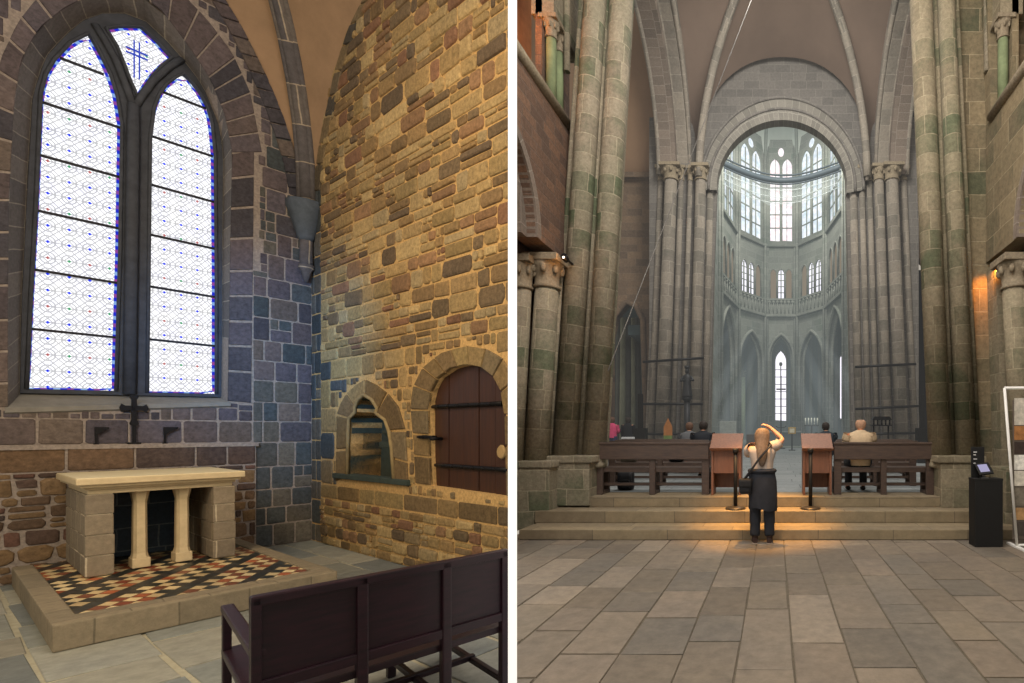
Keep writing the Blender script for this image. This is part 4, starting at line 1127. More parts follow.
# apse vault
APV = Vector((AXC, 31, 31)); mb = MB(); rb = MB()
def vault_pt(base, s): a = s * PI / 2; return Vector((APV.x + (base.x - APV.x) * math.cos(a), APV.y + (base.y - APV.y) * math.cos(a), 22.8 + (APV.z - 22.8) * math.sin(a)))
prev = None
for i in range(5):
    rows = []
    for k in range(13):
        s = k / 12; a = vault_pt(BNDS[i], s); b = vault_pt(BNDS[i + 1], s)
        rows.append([a.lerp(b, j / 6) + Vector((0, 0, 3.1 * math.sin(PI * j / 6) ** .7 * (1 - s) ** 1.5)) + (a.lerp(b, .5) - APV).normalized() * (.55 * math.sin(PI * j / 6) * (1 - s)) for j in range(7)])
    mb.grid(rows, False, None, True)
struct('ceiling', mb, plain('pale choir vault', '#b3bab2', .95, 0, .06, .4, .05))
for p in BNDS: rb.tube([vault_pt(p, k / 12) for k in range(13)], .13, 6)
struct('trim_8', rb, m_aptr)
# choir side walls (mostly hidden)
for sd in (-1, 1):
    mb = MB(); x = AXC + sd * 4.3; mb.box((min(x, x + sd * .5), 22.4, ZU), (max(x, x + sd * .5), 32.6, 26)); struct('wall_choir_left' if sd < 0 else 'wall_choir_right', mb, m_apse)
mb = MB(); mb.face([(-4, 22.4, 26), (5, 22.4, 26), (5, 31.5, 31), (-4, 31.5, 31)]); struct('ceiling', mb, m_apse)
# ambulatory wall
mb = MB(); rows = [[], []]
for k in range(25):
    a = PI - PI * k / 24; x, y = AXC + 8 * math.cos(a), 33 + 11.6 * math.sin(a)
    rows[0].append(Vector((x, y, ZU))); rows[1].append(Vector((x, y, 11.2)))
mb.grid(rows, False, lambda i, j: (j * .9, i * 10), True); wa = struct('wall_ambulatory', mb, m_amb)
mb = MB(); rows = [[], []]
for k in range(25):
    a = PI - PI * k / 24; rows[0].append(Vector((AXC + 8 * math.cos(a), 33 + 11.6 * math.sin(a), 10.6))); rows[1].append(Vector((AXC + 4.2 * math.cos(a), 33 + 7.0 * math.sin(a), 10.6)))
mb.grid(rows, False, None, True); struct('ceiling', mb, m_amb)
mb = MB()
for k in range(1, 31):
    a = PI - PI * k / 31; q = Vector((AXC + 7.85 * math.cos(a), 33 + 11.4 * math.sin(a), ZU)); mb.tube([q, q + Vector((0, 0, 10))], .16 if k % 3 else .3, 8)
obj('wall_shaft', mb, m_aptr, wa)
m_day = emis('daylit lancet glass', '#f8f2ff', 1.6)
def lancet(l, r, yt, yb, Y, label=None, frame=True, bars=0):
    global wn
    a = at(l, yb, Y); b = at(r, yt, Y)
    w_ = b.x - a.x; h_ = pointed(a.x, b.x, a.z, b.z - w_ * .95, 1.1, 6)
    tw = empty('window_%d' % wn, ((a.x + b.x) / 2, Y, a.z)); tw['kind'] = 'structure'; wn += 1
    mb = MB(); mb.face([Vector((p[0], Y, p[1])) for p in h_]); obj('pane', mb, m_day, tw, world=True)
    mb = MB(); mb.tube([Vector((p[0], Y - .06, p[1])) for p in h_ + [h_[0]]], .09, 6)
    if frame:
        o_ = pointed(a.x - .5, b.x + .5, a.z - .3, b.z - w_ * .8, .95, 6); mb.tube([Vector((p[0], Y - .12, p[1])) for p in o_], .16, 6)
        mb.tube([((a.x + b.x) / 2, Y - .08, a.z), ((a.x + b.x) / 2, Y - .08, b.z - w_)], .05, 6)
    for k in range(bars):
        z = a.z + (b.z - w_ - a.z) * (k + 1) / (bars + 1); mb.box((a.x, Y - .08, z - .03), (b.x, Y - .03, z + .03))
    if frame:
        z = b.z - w_ * 1.05; mb.ball(((a.x + b.x) / 2 , Y - .08, z - .1), (.16, .05, .2), 6)
    obj('frame', mb, m_aptr, tw, world=True)
lancet(774.5, 787, 350, 421, 43.9, bars=7)
lancet(721.5, 724.5, 362, 424, 40.6, frame=False)
lancet(839, 843, 355, 419, 40.6, frame=False)
for (px, w_, lab) in ((743, 2.4, 'pale green column in the ambulatory left of the centre window'), (826, 2.4, 'pale green column in the ambulatory right of the centre window')):
    c = at(px, 445, 41.5); t = empty('ambulatory_column', (c.x, c.y, ZU), 0, lab, 'column')
    mb = MB(); r = w_ * 41.5 / F; mb.tube([(c.x, c.y, ZU + .5), (c.x, c.y, 6.4)], r, 10); obj('shaft', mb, plain('pale green stone', '#a9b79b', .9), t, world=True)
    mb = MB(); mb.lathe([(r * 1.7, 0), (r * 1.7, .3), (r * 1.2, .5)], (c.x, c.y, ZU), 10); obj('base', mb, m_aptr, t, world=True)
    mb = MB(); capital(mb, Vector((c.x, c.y, 6.4)), r, .5); obj('capital', mb, m_aptr, t, world=True)
# ring with netting under the choir vault
zr = 20.3
rp = []
for k in range(25):
    s = k / 24; x = -4.2 + 8.9 * s; bow = math.sin(PI * s)
    rp.append(Vector((x, 33.0 + 1.0 * s + 2.4 * bow, zr)))
t = empty('net_ring', (AXC, 34, zr), 0, 'dark curved beam strung across the apse carrying white safety netting', 'beam')
mb = MB(); mb.tube(rp, [(.12, .22)] * 25, 6); mb.tube([p + Vector((0, -.1, .32)) for p in rp], .06, 6); mb.tube([p + Vector((0, -.1, -.34)) for p in rp], .05, 6)
obj('beam', mb, plain('dark blue grey steel', '#2a353d', .6), t, world=True)
tn = NT('thin white netting'); e_ = tn.n('ShaderNodeBsdfTranslucent'); e_.inputs[0].default_value = hx('#e6f0f0'); df = tn.n('ShaderNodeBsdfDiffuse'); df.inputs[0].default_value = hx('#dfe8e8'); tr_ = tn.n('ShaderNodeBsdfTransparent')
ms1 = tn.n('ShaderNodeMixShader'); tn.l(df.outputs[0], ms1.inputs[1]); tn.l(e_.outputs[0], ms1.inputs[2])
ms2 = tn.n('ShaderNodeMixShader'); ms2.inputs[0].default_value = .22; tn.l(tr_.outputs[0], ms2.inputs[1]); tn.l(ms1.outputs[0], ms2.inputs[2]); tn.l(ms2.outputs[0], tn.out.inputs[0])
mb = MB(); mb.grid([[p + Vector((0, .05, -.2)) for p in rp], [p + Vector((0, .3, -1.2 - .5 * math.sin(PI * k / 24) + .12 * math.sin(k * 1.7))) for k, p in enumerate(rp)]], False, None, True)
obj('netting', mb, tn.m, t, world=True)
mb = MB()
for q in (.35, .75, 1.1): mb.tube([p + Vector((0, .06, -.25 - q - .3 * q * math.sin(PI * k / 24))) for k, p in enumerate(rp)], .022, 4)
obj('edge_cord', mb, plain('pale cord', '#c3cccc', .9), t, world=True)

# ---- self-glowing haze and painted light shafts
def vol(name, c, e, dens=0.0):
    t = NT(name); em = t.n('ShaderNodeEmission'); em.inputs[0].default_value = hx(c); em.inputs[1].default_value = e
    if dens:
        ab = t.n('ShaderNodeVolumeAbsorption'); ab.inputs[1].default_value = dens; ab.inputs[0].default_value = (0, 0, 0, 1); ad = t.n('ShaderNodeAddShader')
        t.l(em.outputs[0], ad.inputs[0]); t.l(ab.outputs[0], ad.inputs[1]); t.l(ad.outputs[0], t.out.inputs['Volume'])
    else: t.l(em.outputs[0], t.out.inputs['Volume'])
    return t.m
HAZE = True
if HAZE:  # haze volumes emit their own light and brighten surfaces around them
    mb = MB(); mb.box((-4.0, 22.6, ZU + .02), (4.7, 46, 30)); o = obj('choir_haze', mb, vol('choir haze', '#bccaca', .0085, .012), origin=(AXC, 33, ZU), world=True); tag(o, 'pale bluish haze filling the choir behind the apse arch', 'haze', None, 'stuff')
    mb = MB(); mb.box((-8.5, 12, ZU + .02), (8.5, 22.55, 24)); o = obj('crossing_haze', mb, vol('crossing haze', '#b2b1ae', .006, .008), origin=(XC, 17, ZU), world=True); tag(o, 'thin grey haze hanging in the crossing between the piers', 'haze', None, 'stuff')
    m_beam = vol('painted light shaft', '#ccd6da', .06)  # shafts are glowing meshes that imitate beams of daylight
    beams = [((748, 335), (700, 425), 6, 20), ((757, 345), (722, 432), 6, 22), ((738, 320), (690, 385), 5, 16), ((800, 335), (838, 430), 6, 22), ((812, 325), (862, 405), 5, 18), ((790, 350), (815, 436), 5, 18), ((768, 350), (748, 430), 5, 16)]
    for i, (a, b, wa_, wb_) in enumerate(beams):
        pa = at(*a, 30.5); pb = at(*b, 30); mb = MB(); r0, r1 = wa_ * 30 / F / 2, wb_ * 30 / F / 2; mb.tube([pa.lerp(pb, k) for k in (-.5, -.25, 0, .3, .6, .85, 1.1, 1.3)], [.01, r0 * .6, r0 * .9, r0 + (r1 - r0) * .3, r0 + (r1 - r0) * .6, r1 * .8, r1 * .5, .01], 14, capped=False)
        o = obj('painted_light_shaft', mb, m_beam, origin=pa, world=True); tag(o, 'slanting painted shaft of hazy daylight fanning out below the choir windows', 'painted light shaft', 'light shafts in the choir', 'stuff')
# ================================================================== furniture in the nave
m_pew = wood('dark brown pew wood', '#3b302b', '#524238', .5, (2, 12, 12), .4)
m_lect = wood('reddish lectern wood', '#6b4634', '#80563f', .5, (10, 10, 1.5), .4)
m_black = plain('matt black', '#161616', .6, 0, .1, 10, .02)
m_blackm = plain('black powder coated steel', '#1b1b1d', .45, .4, .1, 10, .02)
m_white = plain('white painted tube', '#d8d6d0', .5, 0, .05, 10, .02)
def pew(label, xa, xb, Y, posts, group=None, low=False):
    t = empty('pew', ((xa + xb) / 2, Y, ZU), 0, label, 'pew', group)
    x0, x1 = -(xb - xa) / 2, (xb - xa) / 2
    for p in posts:
        u = x0 + (x1 - x0) * p; w = .065 if p in (0, 1) else .05
        u = max(x0 + w, min(x1 - w, u))
        mb = MB(); mb.box((u - w, -.0, 0), (u + w, .07, .9), .008); mb.box((u - w * .8, .07, 0), (u + w * .8, .44, .06), .006); mb.box((u - w * .8, .36, .05), (u + w * .8, .43, .42), .006); mb.box((u - w * .8, .05, .38), (u + w * .8, .43, .43), .005)
        obj('leg', mb, m_pew, t)
    mb = MB(); mb.box((x0, -.035, .62), (x1, .0, .91), .012); mb.box((x0 - .01, -.05, .88), (x1 + .01, .03, .925), .01); obj('back_rail', mb, m_pew, t)
    mb = MB(); mb.box((x0 + .01, .075, .44), (x1 - .01, .48, .475), .008); obj('seat', mb, m_pew, t)
    mb = MB(); mb.box((x0 + .02, .072, .39), (x1 - .02, .1, .47), .006); obj('lower_rail', mb, m_pew, t)
    mb = MB(); mb.box((x0 + .03, .2, .14), (x1 - .03, .26, .19), .006); obj('stretcher', mb, m_pew, t)
    return t
xl0, xl1 = at(595, 0, 8.5).x, at(709, 0, 8.5).x; xr0, xr1 = at(834, 0, 8.5).x, at(934, 0, 8.5).x
pew('long dark brown wooden pew at the top of the steps, left front row', xl0, xl1, 8.5, (0, .5, 1))
pew('long dark brown wooden pew with an old man on it, right front row', xr0, xr1, 8.5, (0, .5, 1))
for i, Y in enumerate((9.9, 11.3, 12.7)):
    nm = ('second', 'third', 'fourth')[i]
    pew('dark wooden pew in the %s row left of the choir aisle' % nm, xl0 - .25 - .3 * i, xl1 - .25 * (i + .6), Y, (0, .5, 1), 'pews behind the front row')
    pew('dark wooden pew in the %s row right of the choir aisle' % nm, xr0 + .2 * (i + 1), xr1 + .1 + .3 * i, Y, (0, .5, 1), 'pews behind the front row')
def lectern(label, l, r, Y=8.42):
    a, b = at(l, 0, Y).x, at(r, 0, Y).x; c = (a + b) / 2; h = (b - a) / 2
    t = empty('lectern', (c, Y, ZU), 0, label, 'lectern')
    for s in (-1, 1):
        mb = MB(); xx = s * h; x2 = xx - s * .04
        mb.box((min(xx, x2), .02, 0), (max(xx, x2), .40, .74), .006); mb.prism([(.02, .74), (.40, .74), (.40, 1.03), (.02, .80)], 0, .04, Matrix.Translation((min(xx, x2), 0, 0)) @ Matrix(((0, 1, 0, 0), (1, 0, 0, 0), (0, 0, 1, 0), (0, 0, 0, 1))))
        obj('side_panel', mb, m_lect, t)
    mb = MB(); mb.box((-h + .04, .05, .38), (h - .04, .08, .78), .005); obj('front_panel', mb, m_lect, t)
    mb = MB(); mb.box((-h + .04, .36, .1), (h - .04, .385, 1.0), .005); obj('rear_panel', mb, m_lect, t)
    mb = MB(); L = .47; Mt = Matrix.Translation((0, .0, .80)) @ Matrix.Rotation(math.radians(33), 4, 'X')
    mb.box((-h - .02, -.03, 0), (h + .02, L, .025), .006, Mt); obj('desk_top', mb, m_lect, t)
    mb = MB(); mb.box((-h - .02, -.045, 0), (h + .02, -.02, .055), .005, Mt); obj('book_ledge', mb, m_lect, t)
    return t
lectern('reddish wooden sloped lectern to the left of the standing woman', 711, 741)
lectern('reddish wooden sloped lectern between woman and seated old man', 803, 832)
def stanchion(label, px, py):
    Y = 8.02; c = at(px, py, Y); t = empty('barrier_post', (c.x, Y, .345), 0, label, 'barrier post', 'barrier posts on the middle step')
    mb = MB(); mb.lathe([(.165, 0), (.17, .012), (.155, .03), (.06, .045), (.03, .05)], (0, 0, 0), 24); obj('base', mb, plain('steel base plate', '#4a443c', .4, .6), t)
    mb = MB(); mb.tube([(0, 0, .045), (0, 0, .93)], .032, 14); obj('post', mb, m_black, t)
    mb = MB(); mb.tube([(0, 0, .92), (0, 0, 1.0)], .047, 14); mb.box((-.02, -.055, .935), (.02, .055, .985), .004); obj('belt_head', mb, m_black, t)
stanchion('black barrier post with round base standing left of the woman', 735.5, 507)
stanchion('black barrier post with round base standing right of the woman', 810.5, 509)
# black plinth with ticket terminal
Yk = 6.8; a, b = at(975, 0, Yk).x, at(1003, 0, Yk).x; kc = (a + b) / 2
t = empty('display_plinth', (kc, Yk + .2, 0), 0, 'tall matt black box plinth on the right beside the white display frame', 'plinth')
mb = MB(); mb.box((a - kc, -.2, 0), (b - kc, .02, .955), .006); obj('plinth_body', mb, m_black, t)
mb = MB(); mb.box((a - kc - .004, -.204, .93), (b - kc + .004, .024, .96), .004); obj('plinth_top', mb, m_black, t)
px = at(984, 0, 6.9).x
t = empty('payment_terminal', (px, 6.9, .96), 0, 'small tilted card terminal with lit screen on the black plinth', 'card terminal')
mb = MB(); mb.box((-.05, -.05, 0), (.05, .05, .012), .004); mb.tube([(0, 0, .01), (0, .02, .11)], .022, 10); obj('stand', mb, plain('chrome stand', '#9a9a9c', .3, .9), t)
Mt = Matrix.Translation((.0, .0, .13)) @ Matrix.Rotation(math.radians(48), 4, 'X') @ Matrix.Rotation(.12, 4, 'Z')
mb = MB(); mb.box((-.105, -.1, -.012), (.105, .1, .012), .008, Mt); obj('tablet', mb, m_black, t)
mb = MB(); mb.box((-.075, -.06, .012), (.06, .07, .015), 0, Mt); obj('screen', mb, emis('lit screen', '#b9b4d8', .8), t)
px = at(977, 0, 7.0).x
t = empty('information_panel', (px, 6.99, .96), 0, 'small black upright panel with white lines behind the card terminal', 'panel')
mb = MB(); mb.box((-.09, -.012, 0), (.1, .012, .44), .004); obj('panel_board', mb, m_black, t)
mb = MB()
for k, (w_, z) in enumerate(((.05, .36), (.035, .32), (.05, .26), (.03, .2))): mb.box((-.06, -.0145, z), (-.06 + w_, -.0125, z + .012))
obj('printed_lines', mb, plain('white print', '#cfcfcf', .7), t)
# white display frame with poster
Yf = 6.75; fb = at(1017, 546, Yf); 
t = empty('exhibition_stand', (fb.x + .5, Yf, 0), 0, 'white tubular display frame with a poster at the right edge', 'display frame')
lx = fb.x - (fb.x + .5); top = at(1004.5, 388, Yf); tl = top.x - (fb.x + .5)
mb = MB(); mb.tube([(lx, 0, .02), (tl, 0, top.z)], .02, 8); obj('upright', mb, m_white, t)
mb = MB(); mb.tube([(tl, 0, top.z), (1.1, 0, top.z)], .02, 8); obj('top_bar', mb, m_white, t)
mb = MB(); mb.tube([(1.15, 0, .02), (1.1, 0, top.z)], .02, 8); obj('upright', mb, m_white, t)
mb = MB(); mb.box((lx - .03, -.25, 0), (lx + .03, .25, .03), .005); mb.box((1.12, -.25, 0), (1.18, .25, .03), .005); mb.tube([(lx, 0, .04), (1.15, 0, .04)], .018, 8); obj('foot', mb, m_white, t)
o0 = fb.x + .5; pl = at(1013.5, 0, Yf - .0).x - o0
mb = MB(); zt, zb = at(0, 400, Yf).z, at(0, 540, Yf).z; mb.box((pl, .02, zb), (1.0, .035, zt), .003); po = obj('poster_board', mb, plain('printed poster board', '#5a5148', .7), t)
tiles_ = [((398, 425), '#b9b2a4'), ((426, 440), '#9b6b3f'), ((442, 454), '#3a2f2a'), ((455, 470), '#d9d6cd'), ((471, 486), '#c8c2b4'), ((488, 506), '#6e675b'), ((508, 520), '#a7845a'), ((522, 536), '#46403a')]
for (ya, yb_), c in tiles_:
    mb = MB(); mb.box((pl + .02, .015, at(0, yb_, Yf).z), (pl + .5, .02, at(0, ya, Yf).z)); obj('printed_picture', mb, plain('poster picture ' + c, c, .7, 0, .35, 14), po)
# ---- cable, ties, lamps, statue, speakers
pa, pb = at(608, 371, 8.25), at(756, -12, 13.5)
mb = MB(); n = 14; mb.tube([pa.lerp(pb, k / n) - Vector((0, 0, .0 * math.sin(PI * k / n))) for k in range(n + 1)], .009, 6)
o = obj('cable', mb, plain('pale hanging cable', '#6d6a66', .7), origin=pa, world=True); tag(o, 'thin pale cable running diagonally from the left pier up to the vault', 'cable')
for (x0, y0, x1, y1, side, lv) in ((643, 362, 704, 358, 'left', 'upper'), (640, 404, 703, 404, 'left', 'middle'), (640, 434, 700, 434, 'left', 'lower'),
                                   (855, 367, 916, 364, 'right', 'upper'), (855, 409, 919, 406, 'right', 'middle'), (860, 434, 918, 433, 'right', 'lower')):
    a, b = at(x0, y0, 20.75), at(x1, y1, 20.75); z = (a.z + b.z) / 2
    mb = MB(); mb.tube([(a.x, 20.75, a.z), ((a.x + b.x) / 2, 20.72, z), (b.x, 20.75, b.z)], .055, 8)
    o = obj('tie_bar', mb, m_blackm, origin=a, world=True); tag(o, '%s thin black tie bar strapped across the %s crossing pier' % (lv, side), 'tie bar', 'tie bars on the crossing piers')
c = at(687, 452, 19.5); zt = at(0, 398, 19.5).z
t = empty('statue_column', (c.x, 19.5, ZU), 0, 'slim dark column carrying a statue before the left crossing pier', 'column')
m_bronze = plain('dark statue bronze', '#2b2d30', .5, .3, .2, 12, .2)
mb = MB(); mb.tube([(0, 0, .25), (0, 0, zt - ZU - .14)], [.13, .12], 12); obj('shaft', mb, m_cross if False else m_bronze, t)
mb = MB(); mb.lathe([(.24, 0), (.24, .1), (.17, .16), (.15, .26)], (0, 0, 0), 12); obj('base', mb, m_bronze, t)
mb = MB(); mb.lathe([(.12, -.16), (.15, -.1), (.22, -.03), (.22, 0)], (0, 0, zt - ZU), 12); obj('capital', mb, m_bronze, t)
t = empty('statue', (c.x, 19.5, zt), 0, 'dark robed statue with a raised arm on top of slim column', 'statue')
mb = MB(); rows = []
for z, rx, ry in ((0, .2, .17), (.1, .21, .17), (.4, .17, .14), (.62, .15, .12), (.78, .19, .13), (.88, .17, .11), (.95, .07, .07), (.98, .055, .06), (1.02, .075, .085), (1.1, .085, .1), (1.18, .06, .075), (1.22, .02, .03)):
    rows.append([Vector((rx * (1 + .06 * math.sin(5 * a) * (z < .7)) * math.cos(a), ry * (1 + .06 * math.sin(5 * a) * (z < .7)) * math.sin(a), z)) for a in [2 * PI * k / 20 for k in range(20)]])
mb.grid(rows, True, None, True); mb.cap(rows[0][::-1]); mb.cap(rows[-1])
mb.tube([(.15, 0, .85), (.26, -.08, .7), (.16, -.2, .72)], [.06, .05, .035], 8); mb.tube([(-.15, 0, .85), (-.24, -.06, .68), (-.06, -.18, .7)], [.06, .05, .035], 8)
obj('figure', mb, m_bronze, t)
mb = MB(); mb.lathe([(.05, 0), (.1, .02), (.11, .12), (.06, .1)], (0, 0, 1.17), 10); obj('crown', mb, m_bronze, t)
for (px, y0, y1, bx0, bx1, by, Y, lab) in ((640.5, 394, 452, 634, 646, 428, 17.5, 'slim black column loudspeaker left of the left crossing pier'), (922, 395, 445, 917, 928, 428, 17.5, 'slim black column loudspeaker right of the right crossing pier')):
    c = at(px, 445, Y); t = empty('column_speaker', (c.x, Y, ZU), 0, lab, 'loudspeaker', 'column loudspeakers')
    w_ = 2.4 * Y / F; mb = MB(); mb.box((-w_, -.06, at(0, by, Y).z - ZU), (w_, .06, at(0, y0, Y).z - ZU), .01); obj('speaker_column', mb, m_black, t)
    hw = (bx1 - bx0) / 2 * Y / F; mb = MB(); mb.box((-hw, -.2, 0), (hw, .2, at(0, by, Y).z - ZU), .015); obj('speaker_base', mb, m_black, t)
# votive candle rack
c = at(881, 426, 16.5)
t = empty('candle_rack', (c.x, 16.5, ZU), 0, 'black iron candle rack with rows of small candles right of the old man', 'candle rack')
H = at(0, 426, 16.5).z - ZU
mb = MB(); mb.tube([(.25, 0, 0), (.25, 0, H)], .03, 8); mb.tube([(-.25, 0, 0), (-.25, 0, H)], .03, 8); mb.box((-.3, -.2, 0), (.3, .2, .04), .01); obj('stand', mb, m_blackm, t)
mb = MB(); mb.box((-.34, -.16, H), (.34, .16, H + .04), .008); obj('tray', mb, m_blackm, t)
for k in range(5):
    mb = MB(); x = -.27 + .135 * k; mb.tube([(x, -.1, H + .04), (x, -.1, H + .2)], .03, 8); obj('candle', mb, m_black, t)
mb = MB(); mb.prism([(-.34, H + .2), (.34, H + .2), (.26, H + .32), (-.24, H + .32)], -.16, .16); obj('hood', mb, m_blackm, t)
# small wall spots
for (px, py, Y, lab, tx, ty) in ((565, 258, 8.0, 'small lit spotlight on the capital of the left half column', -.15, .3), (997, 265, 8.35, 'small lit spotlight above the orange patch on right wall', -.2, .2)):
    c = at(px, py, Y); t = empty('spotlight', c, 0, lab, 'spotlight', 'small spotlights on the nave walls')
    mb = MB(); mb.lathe([(.02, -.07), (.05, -.06), (.055, .05), (.045, .05)], (0, 0, 0), 12); mb.xf(Matrix.Rotation(PI / 2.4, 4, 'X')); obj('housing', mb, m_blackm, t)
    mb = MB(); mb.ball((0, -.05, -.01), .022, 8); obj('bulb', mb, emis('warm bulb', '#ffe2c4', 4), t)
    mb = MB(); mb.box((-.015, .0, -.015), (.015, .3, .015), .003); obj('bracket', mb, m_blackm, t)
# ---- choir furniture far behind
Ya = 36
a, b = at(770, 446, Ya), at(800, 432, Ya)
t = empty('high_altar', ((a.x + b.x) / 2, Ya, ZU), 0, 'dark block altar far back in the choir below the centre window', 'altar')
hw = (b.x - a.x) / 2
mb = MB(); mb.box((-hw, 0, 0), (hw, .9, 1.0), .03); obj('altar_block', mb, plain('dark altar stone', '#4d5150', .8), t)
mb = MB(); mb.box((-hw - .1, -.1, 1.0), (hw + .1, 1.0, 1.1), .03); obj('altar_slab', mb, plain('grey altar slab', '#7e827f', .7), t)
mb = MB(); mb.box((-hw - .6, -.9, 0), (hw + .6, 1.4, .12), .02); o = obj('altar_platform', mb, m_aptr, origin=((a.x + b.x) / 2, Ya, ZU)); tag(o, 'low grey platform under the dark high altar in the choir', 'platform')
for ch in [t]: ch.location.z += .12
PM[t.name] = Matrix.Translation(t.location)
c = at(781, 450, 33); H = at(0, 376, 33).z - ZU
t = empty('processional_cross', (c.x, 33, ZU), 0, 'tall thin dark standing cross in front of the centre apse window', 'cross')
mb = MB(); mb.tube([(0, 0, .1), (0, 0, H)], .045, 6); mb.box((-.32, -.03, H - .95), (.32, .03, H - .85)); obj('cross_shaft', mb, m_blackm, t)
mb = MB(); mb.lathe([(.3, 0), (.3, .06), (.08, .12)], (0, 0, 0), 12); obj('foot', mb, m_blackm, t)
mb = MB(); mb.tube([(-.35, 0, 1.55), (-.2, 0, 1.45), (.2, 0, 1.45), (.35, 0, 1.55)], .04, 6); obj('crossbar', mb, m_blackm, t)
c = at(792, 446, 30); zt = at(0, 434, 30).z - ZU
t = empty('icon_stand', (c.x, 30, ZU), 0, 'small stand with gold framed picture right of the high altar', 'picture stand')
mb = MB(); mb.tube([(0, 0, .03), (0, 0, zt)], .04, 6); mb.box((-.2, -.2, 0), (.2, .2, .05), .01); obj('stand', mb, m_blackm, t)
mb = MB(); mb.box((-.24, -.03, zt), (.24, .03, zt + .42), .02); f = obj('picture_frame', mb, plain('gilt frame', '#a98a48', .5, .3), t)
mb = MB(); mb.box((-.15, -.04, zt + .08), (.15, -.03, zt + .34)); obj('picture', mb, plain('pale picture', '#d7cfb5', .7), f)
c = at(728, 446, 24); t = empty('notice_board', (c.x, 24, ZU), 0, 'pale blank upright panel on stand behind the left lectern', 'panel')
H0, H1 = at(0, 436, 24).z - ZU, at(0, 421, 24).z - ZU
mb = MB(); mb.box((-.42, -.03, H0), (.42, .03, H1), .02); obj('panel_board', mb, plain('pale panel', '#8e9694', .7), t)
for s in (-1, 1):
    mb = MB(); mb.box((s * .36 - .03, -.03, 0), (s * .36 + .03, .03, H0), .005); obj('leg', mb, m_blackm, t)
c = at(811.5, 446, 34); zt = at(0, 425, 34).z - ZU
t = empty('candelabrum', (c.x, 34, ZU), 0, 'dark stand with a row of white candles right in the choir', 'candle stand')
mb = MB(); mb.box((-.5, -.1, zt - .08), (.5, .1, zt), .01); mb.tube([(0, 0, .05), (0, 0, zt - .05)], .06, 8); mb.lathe([(.3, 0), (.25, .08), (.08, .14)], (0, 0, 0), 10); obj('stand', mb, m_blackm, t)
for k in range(5):
    mb = MB(); mb.tube([(-.42 + .21 * k, 0, zt), (-.42 + .21 * k, 0, zt + .5)], .05, 6); obj('candle', mb, plain('white candle', '#d9ddd2', .7), t)
for (px, wd, lab, grp) in ((752, 12, 'dark choir stall bench far back left of the high altar', None), (822, 20, 'dark choir stall bench far back right of the high altar', None)):
    c = at(px, 446, 29); hw = wd / 2 * 29 / F; t = empty('choir_bench', (c.x, 29, ZU), 0, lab, 'bench')
    mb = MB(); mb.box((-hw, .0, .42), (hw, .5, .48), .01); obj('seat', mb, m_pew, t)
    mb = MB(); mb.box((-hw, .45, .48), (hw, .52, 1.0), .01); obj('backrest', mb, m_pew, t)
    for s in (-1, 1):
        mb = MB(); mb.box((s * hw - .04, .02, 0), (s * hw + .04, .5, .42), .01); obj('leg', mb, m_pew, t)
# banner, box and bag near the left people
c = at(668, 452, 16); t = empty('banner_stand', (c.x, 16, ZU), 0, 'small pointed orange and green banner standing before the left crossing pier', 'banner')
z0, z1, z2 = at(0, 441, 16).z - ZU, at(0, 427, 16).z - ZU, at(0, 418, 16).z - ZU; hw = .14
mb = MB(); mb.prism([(-hw, z0), (hw, z0), (hw, z1), (0, z2), (-hw, z1)], -.02, .02); obj('orange_panel', mb, plain('orange cloth', '#9c6a42', .8), t)
mb = MB(); mb.box((-hw, -.025, z0 - .1), (hw, .025, z0 + .18)); obj('green_panel', mb, plain('green cloth', '#667a4a', .8), t)
mb = MB(); mb.box((-.02, -.02, 0), (.02, .02, z0)); mb.box((-.2, -.15, 0), (.2, .15, .03)); obj('stand', mb, m_blackm, t)
c = at(628, 448, 15); t = empty('white_box', (c.x, 15, ZU), 0, 'small white box stand in front of the person in black', 'box')
mb = MB(); mb.box((-.17, -.15, at(0, 446, 15).z - ZU), (.17, .15, at(0, 437, 15).z - ZU), .015); obj('box_top', mb, plain('white box', '#b9bcc0', .6), t)
mb = MB(); mb.box((-.14, -.12, 0), (.14, .12, at(0, 446, 15).z - ZU), .01); obj('box_base', mb, m_blackm, t)

# ================================================================== people
def catmull(pts, n=5):
    pts = [Vector(p) for p in pts]; P_ = [pts[0] * 2 - pts[1]] + pts + [pts[-1] * 2 - pts[-2]]; out = []
    for i in range(1, len(P_) - 2):
        for k in range(n):
            t_ = k / n; a, b, c, d = P_[i - 1:i + 3]
            out.append(.5 * ((2 * b) + (c - a) * t_ + (2 * a - 5 * b + 4 * c - d) * t_ * t_ + (3 * b - a - 3 * c + d) * t_ ** 3))
    out.append(pts[-1]); return out
def skin_body(name, V, E, mat, parent, sub=2):
    me = bpy.data.meshes.new('tmp'); me.from_pydata([v[0] for v in V], E, []); me.update()
    ob = bpy.data.objects.new('tmp', me); COL.objects.link(ob)
    m = ob.modifiers.new('s', 'SKIN'); m.use_smooth_shade = True; m.branch_smoothing = .3
    for d, v in zip(me.skin_vertices[0].data, V):
        r = v[1]; d.radius = r if isinstance(r, tuple) else (r, r)
    me.skin_vertices[0].data[0].use_root = True
    s = ob.modifiers.new('u', 'SUBSURF'); s.levels = sub
    dg = bpy.context.evaluated_depsgraph_get(); dg.update()
    m2 = bpy.data.meshes.new_from_object(ob.evaluated_get(dg)); m2.name = name
    bpy.data.objects.remove(ob); bpy.data.meshes.remove(me)
    m2.materials.clear(); m2.materials.append(mat)
    for p in m2.polygons: p.use_smooth = True
    o = bpy.data.objects.new(name, m2); COL.objects.link(o); o.parent = parent; PM[o.name] = PM[parent.name]; return o
m_skin = plain('skin', '#b98a70', .6, 0, .06, 20, .05)
m_skinr = plain('ruddy skin', '#a8623c', .6, 0, .08, 20, .05)
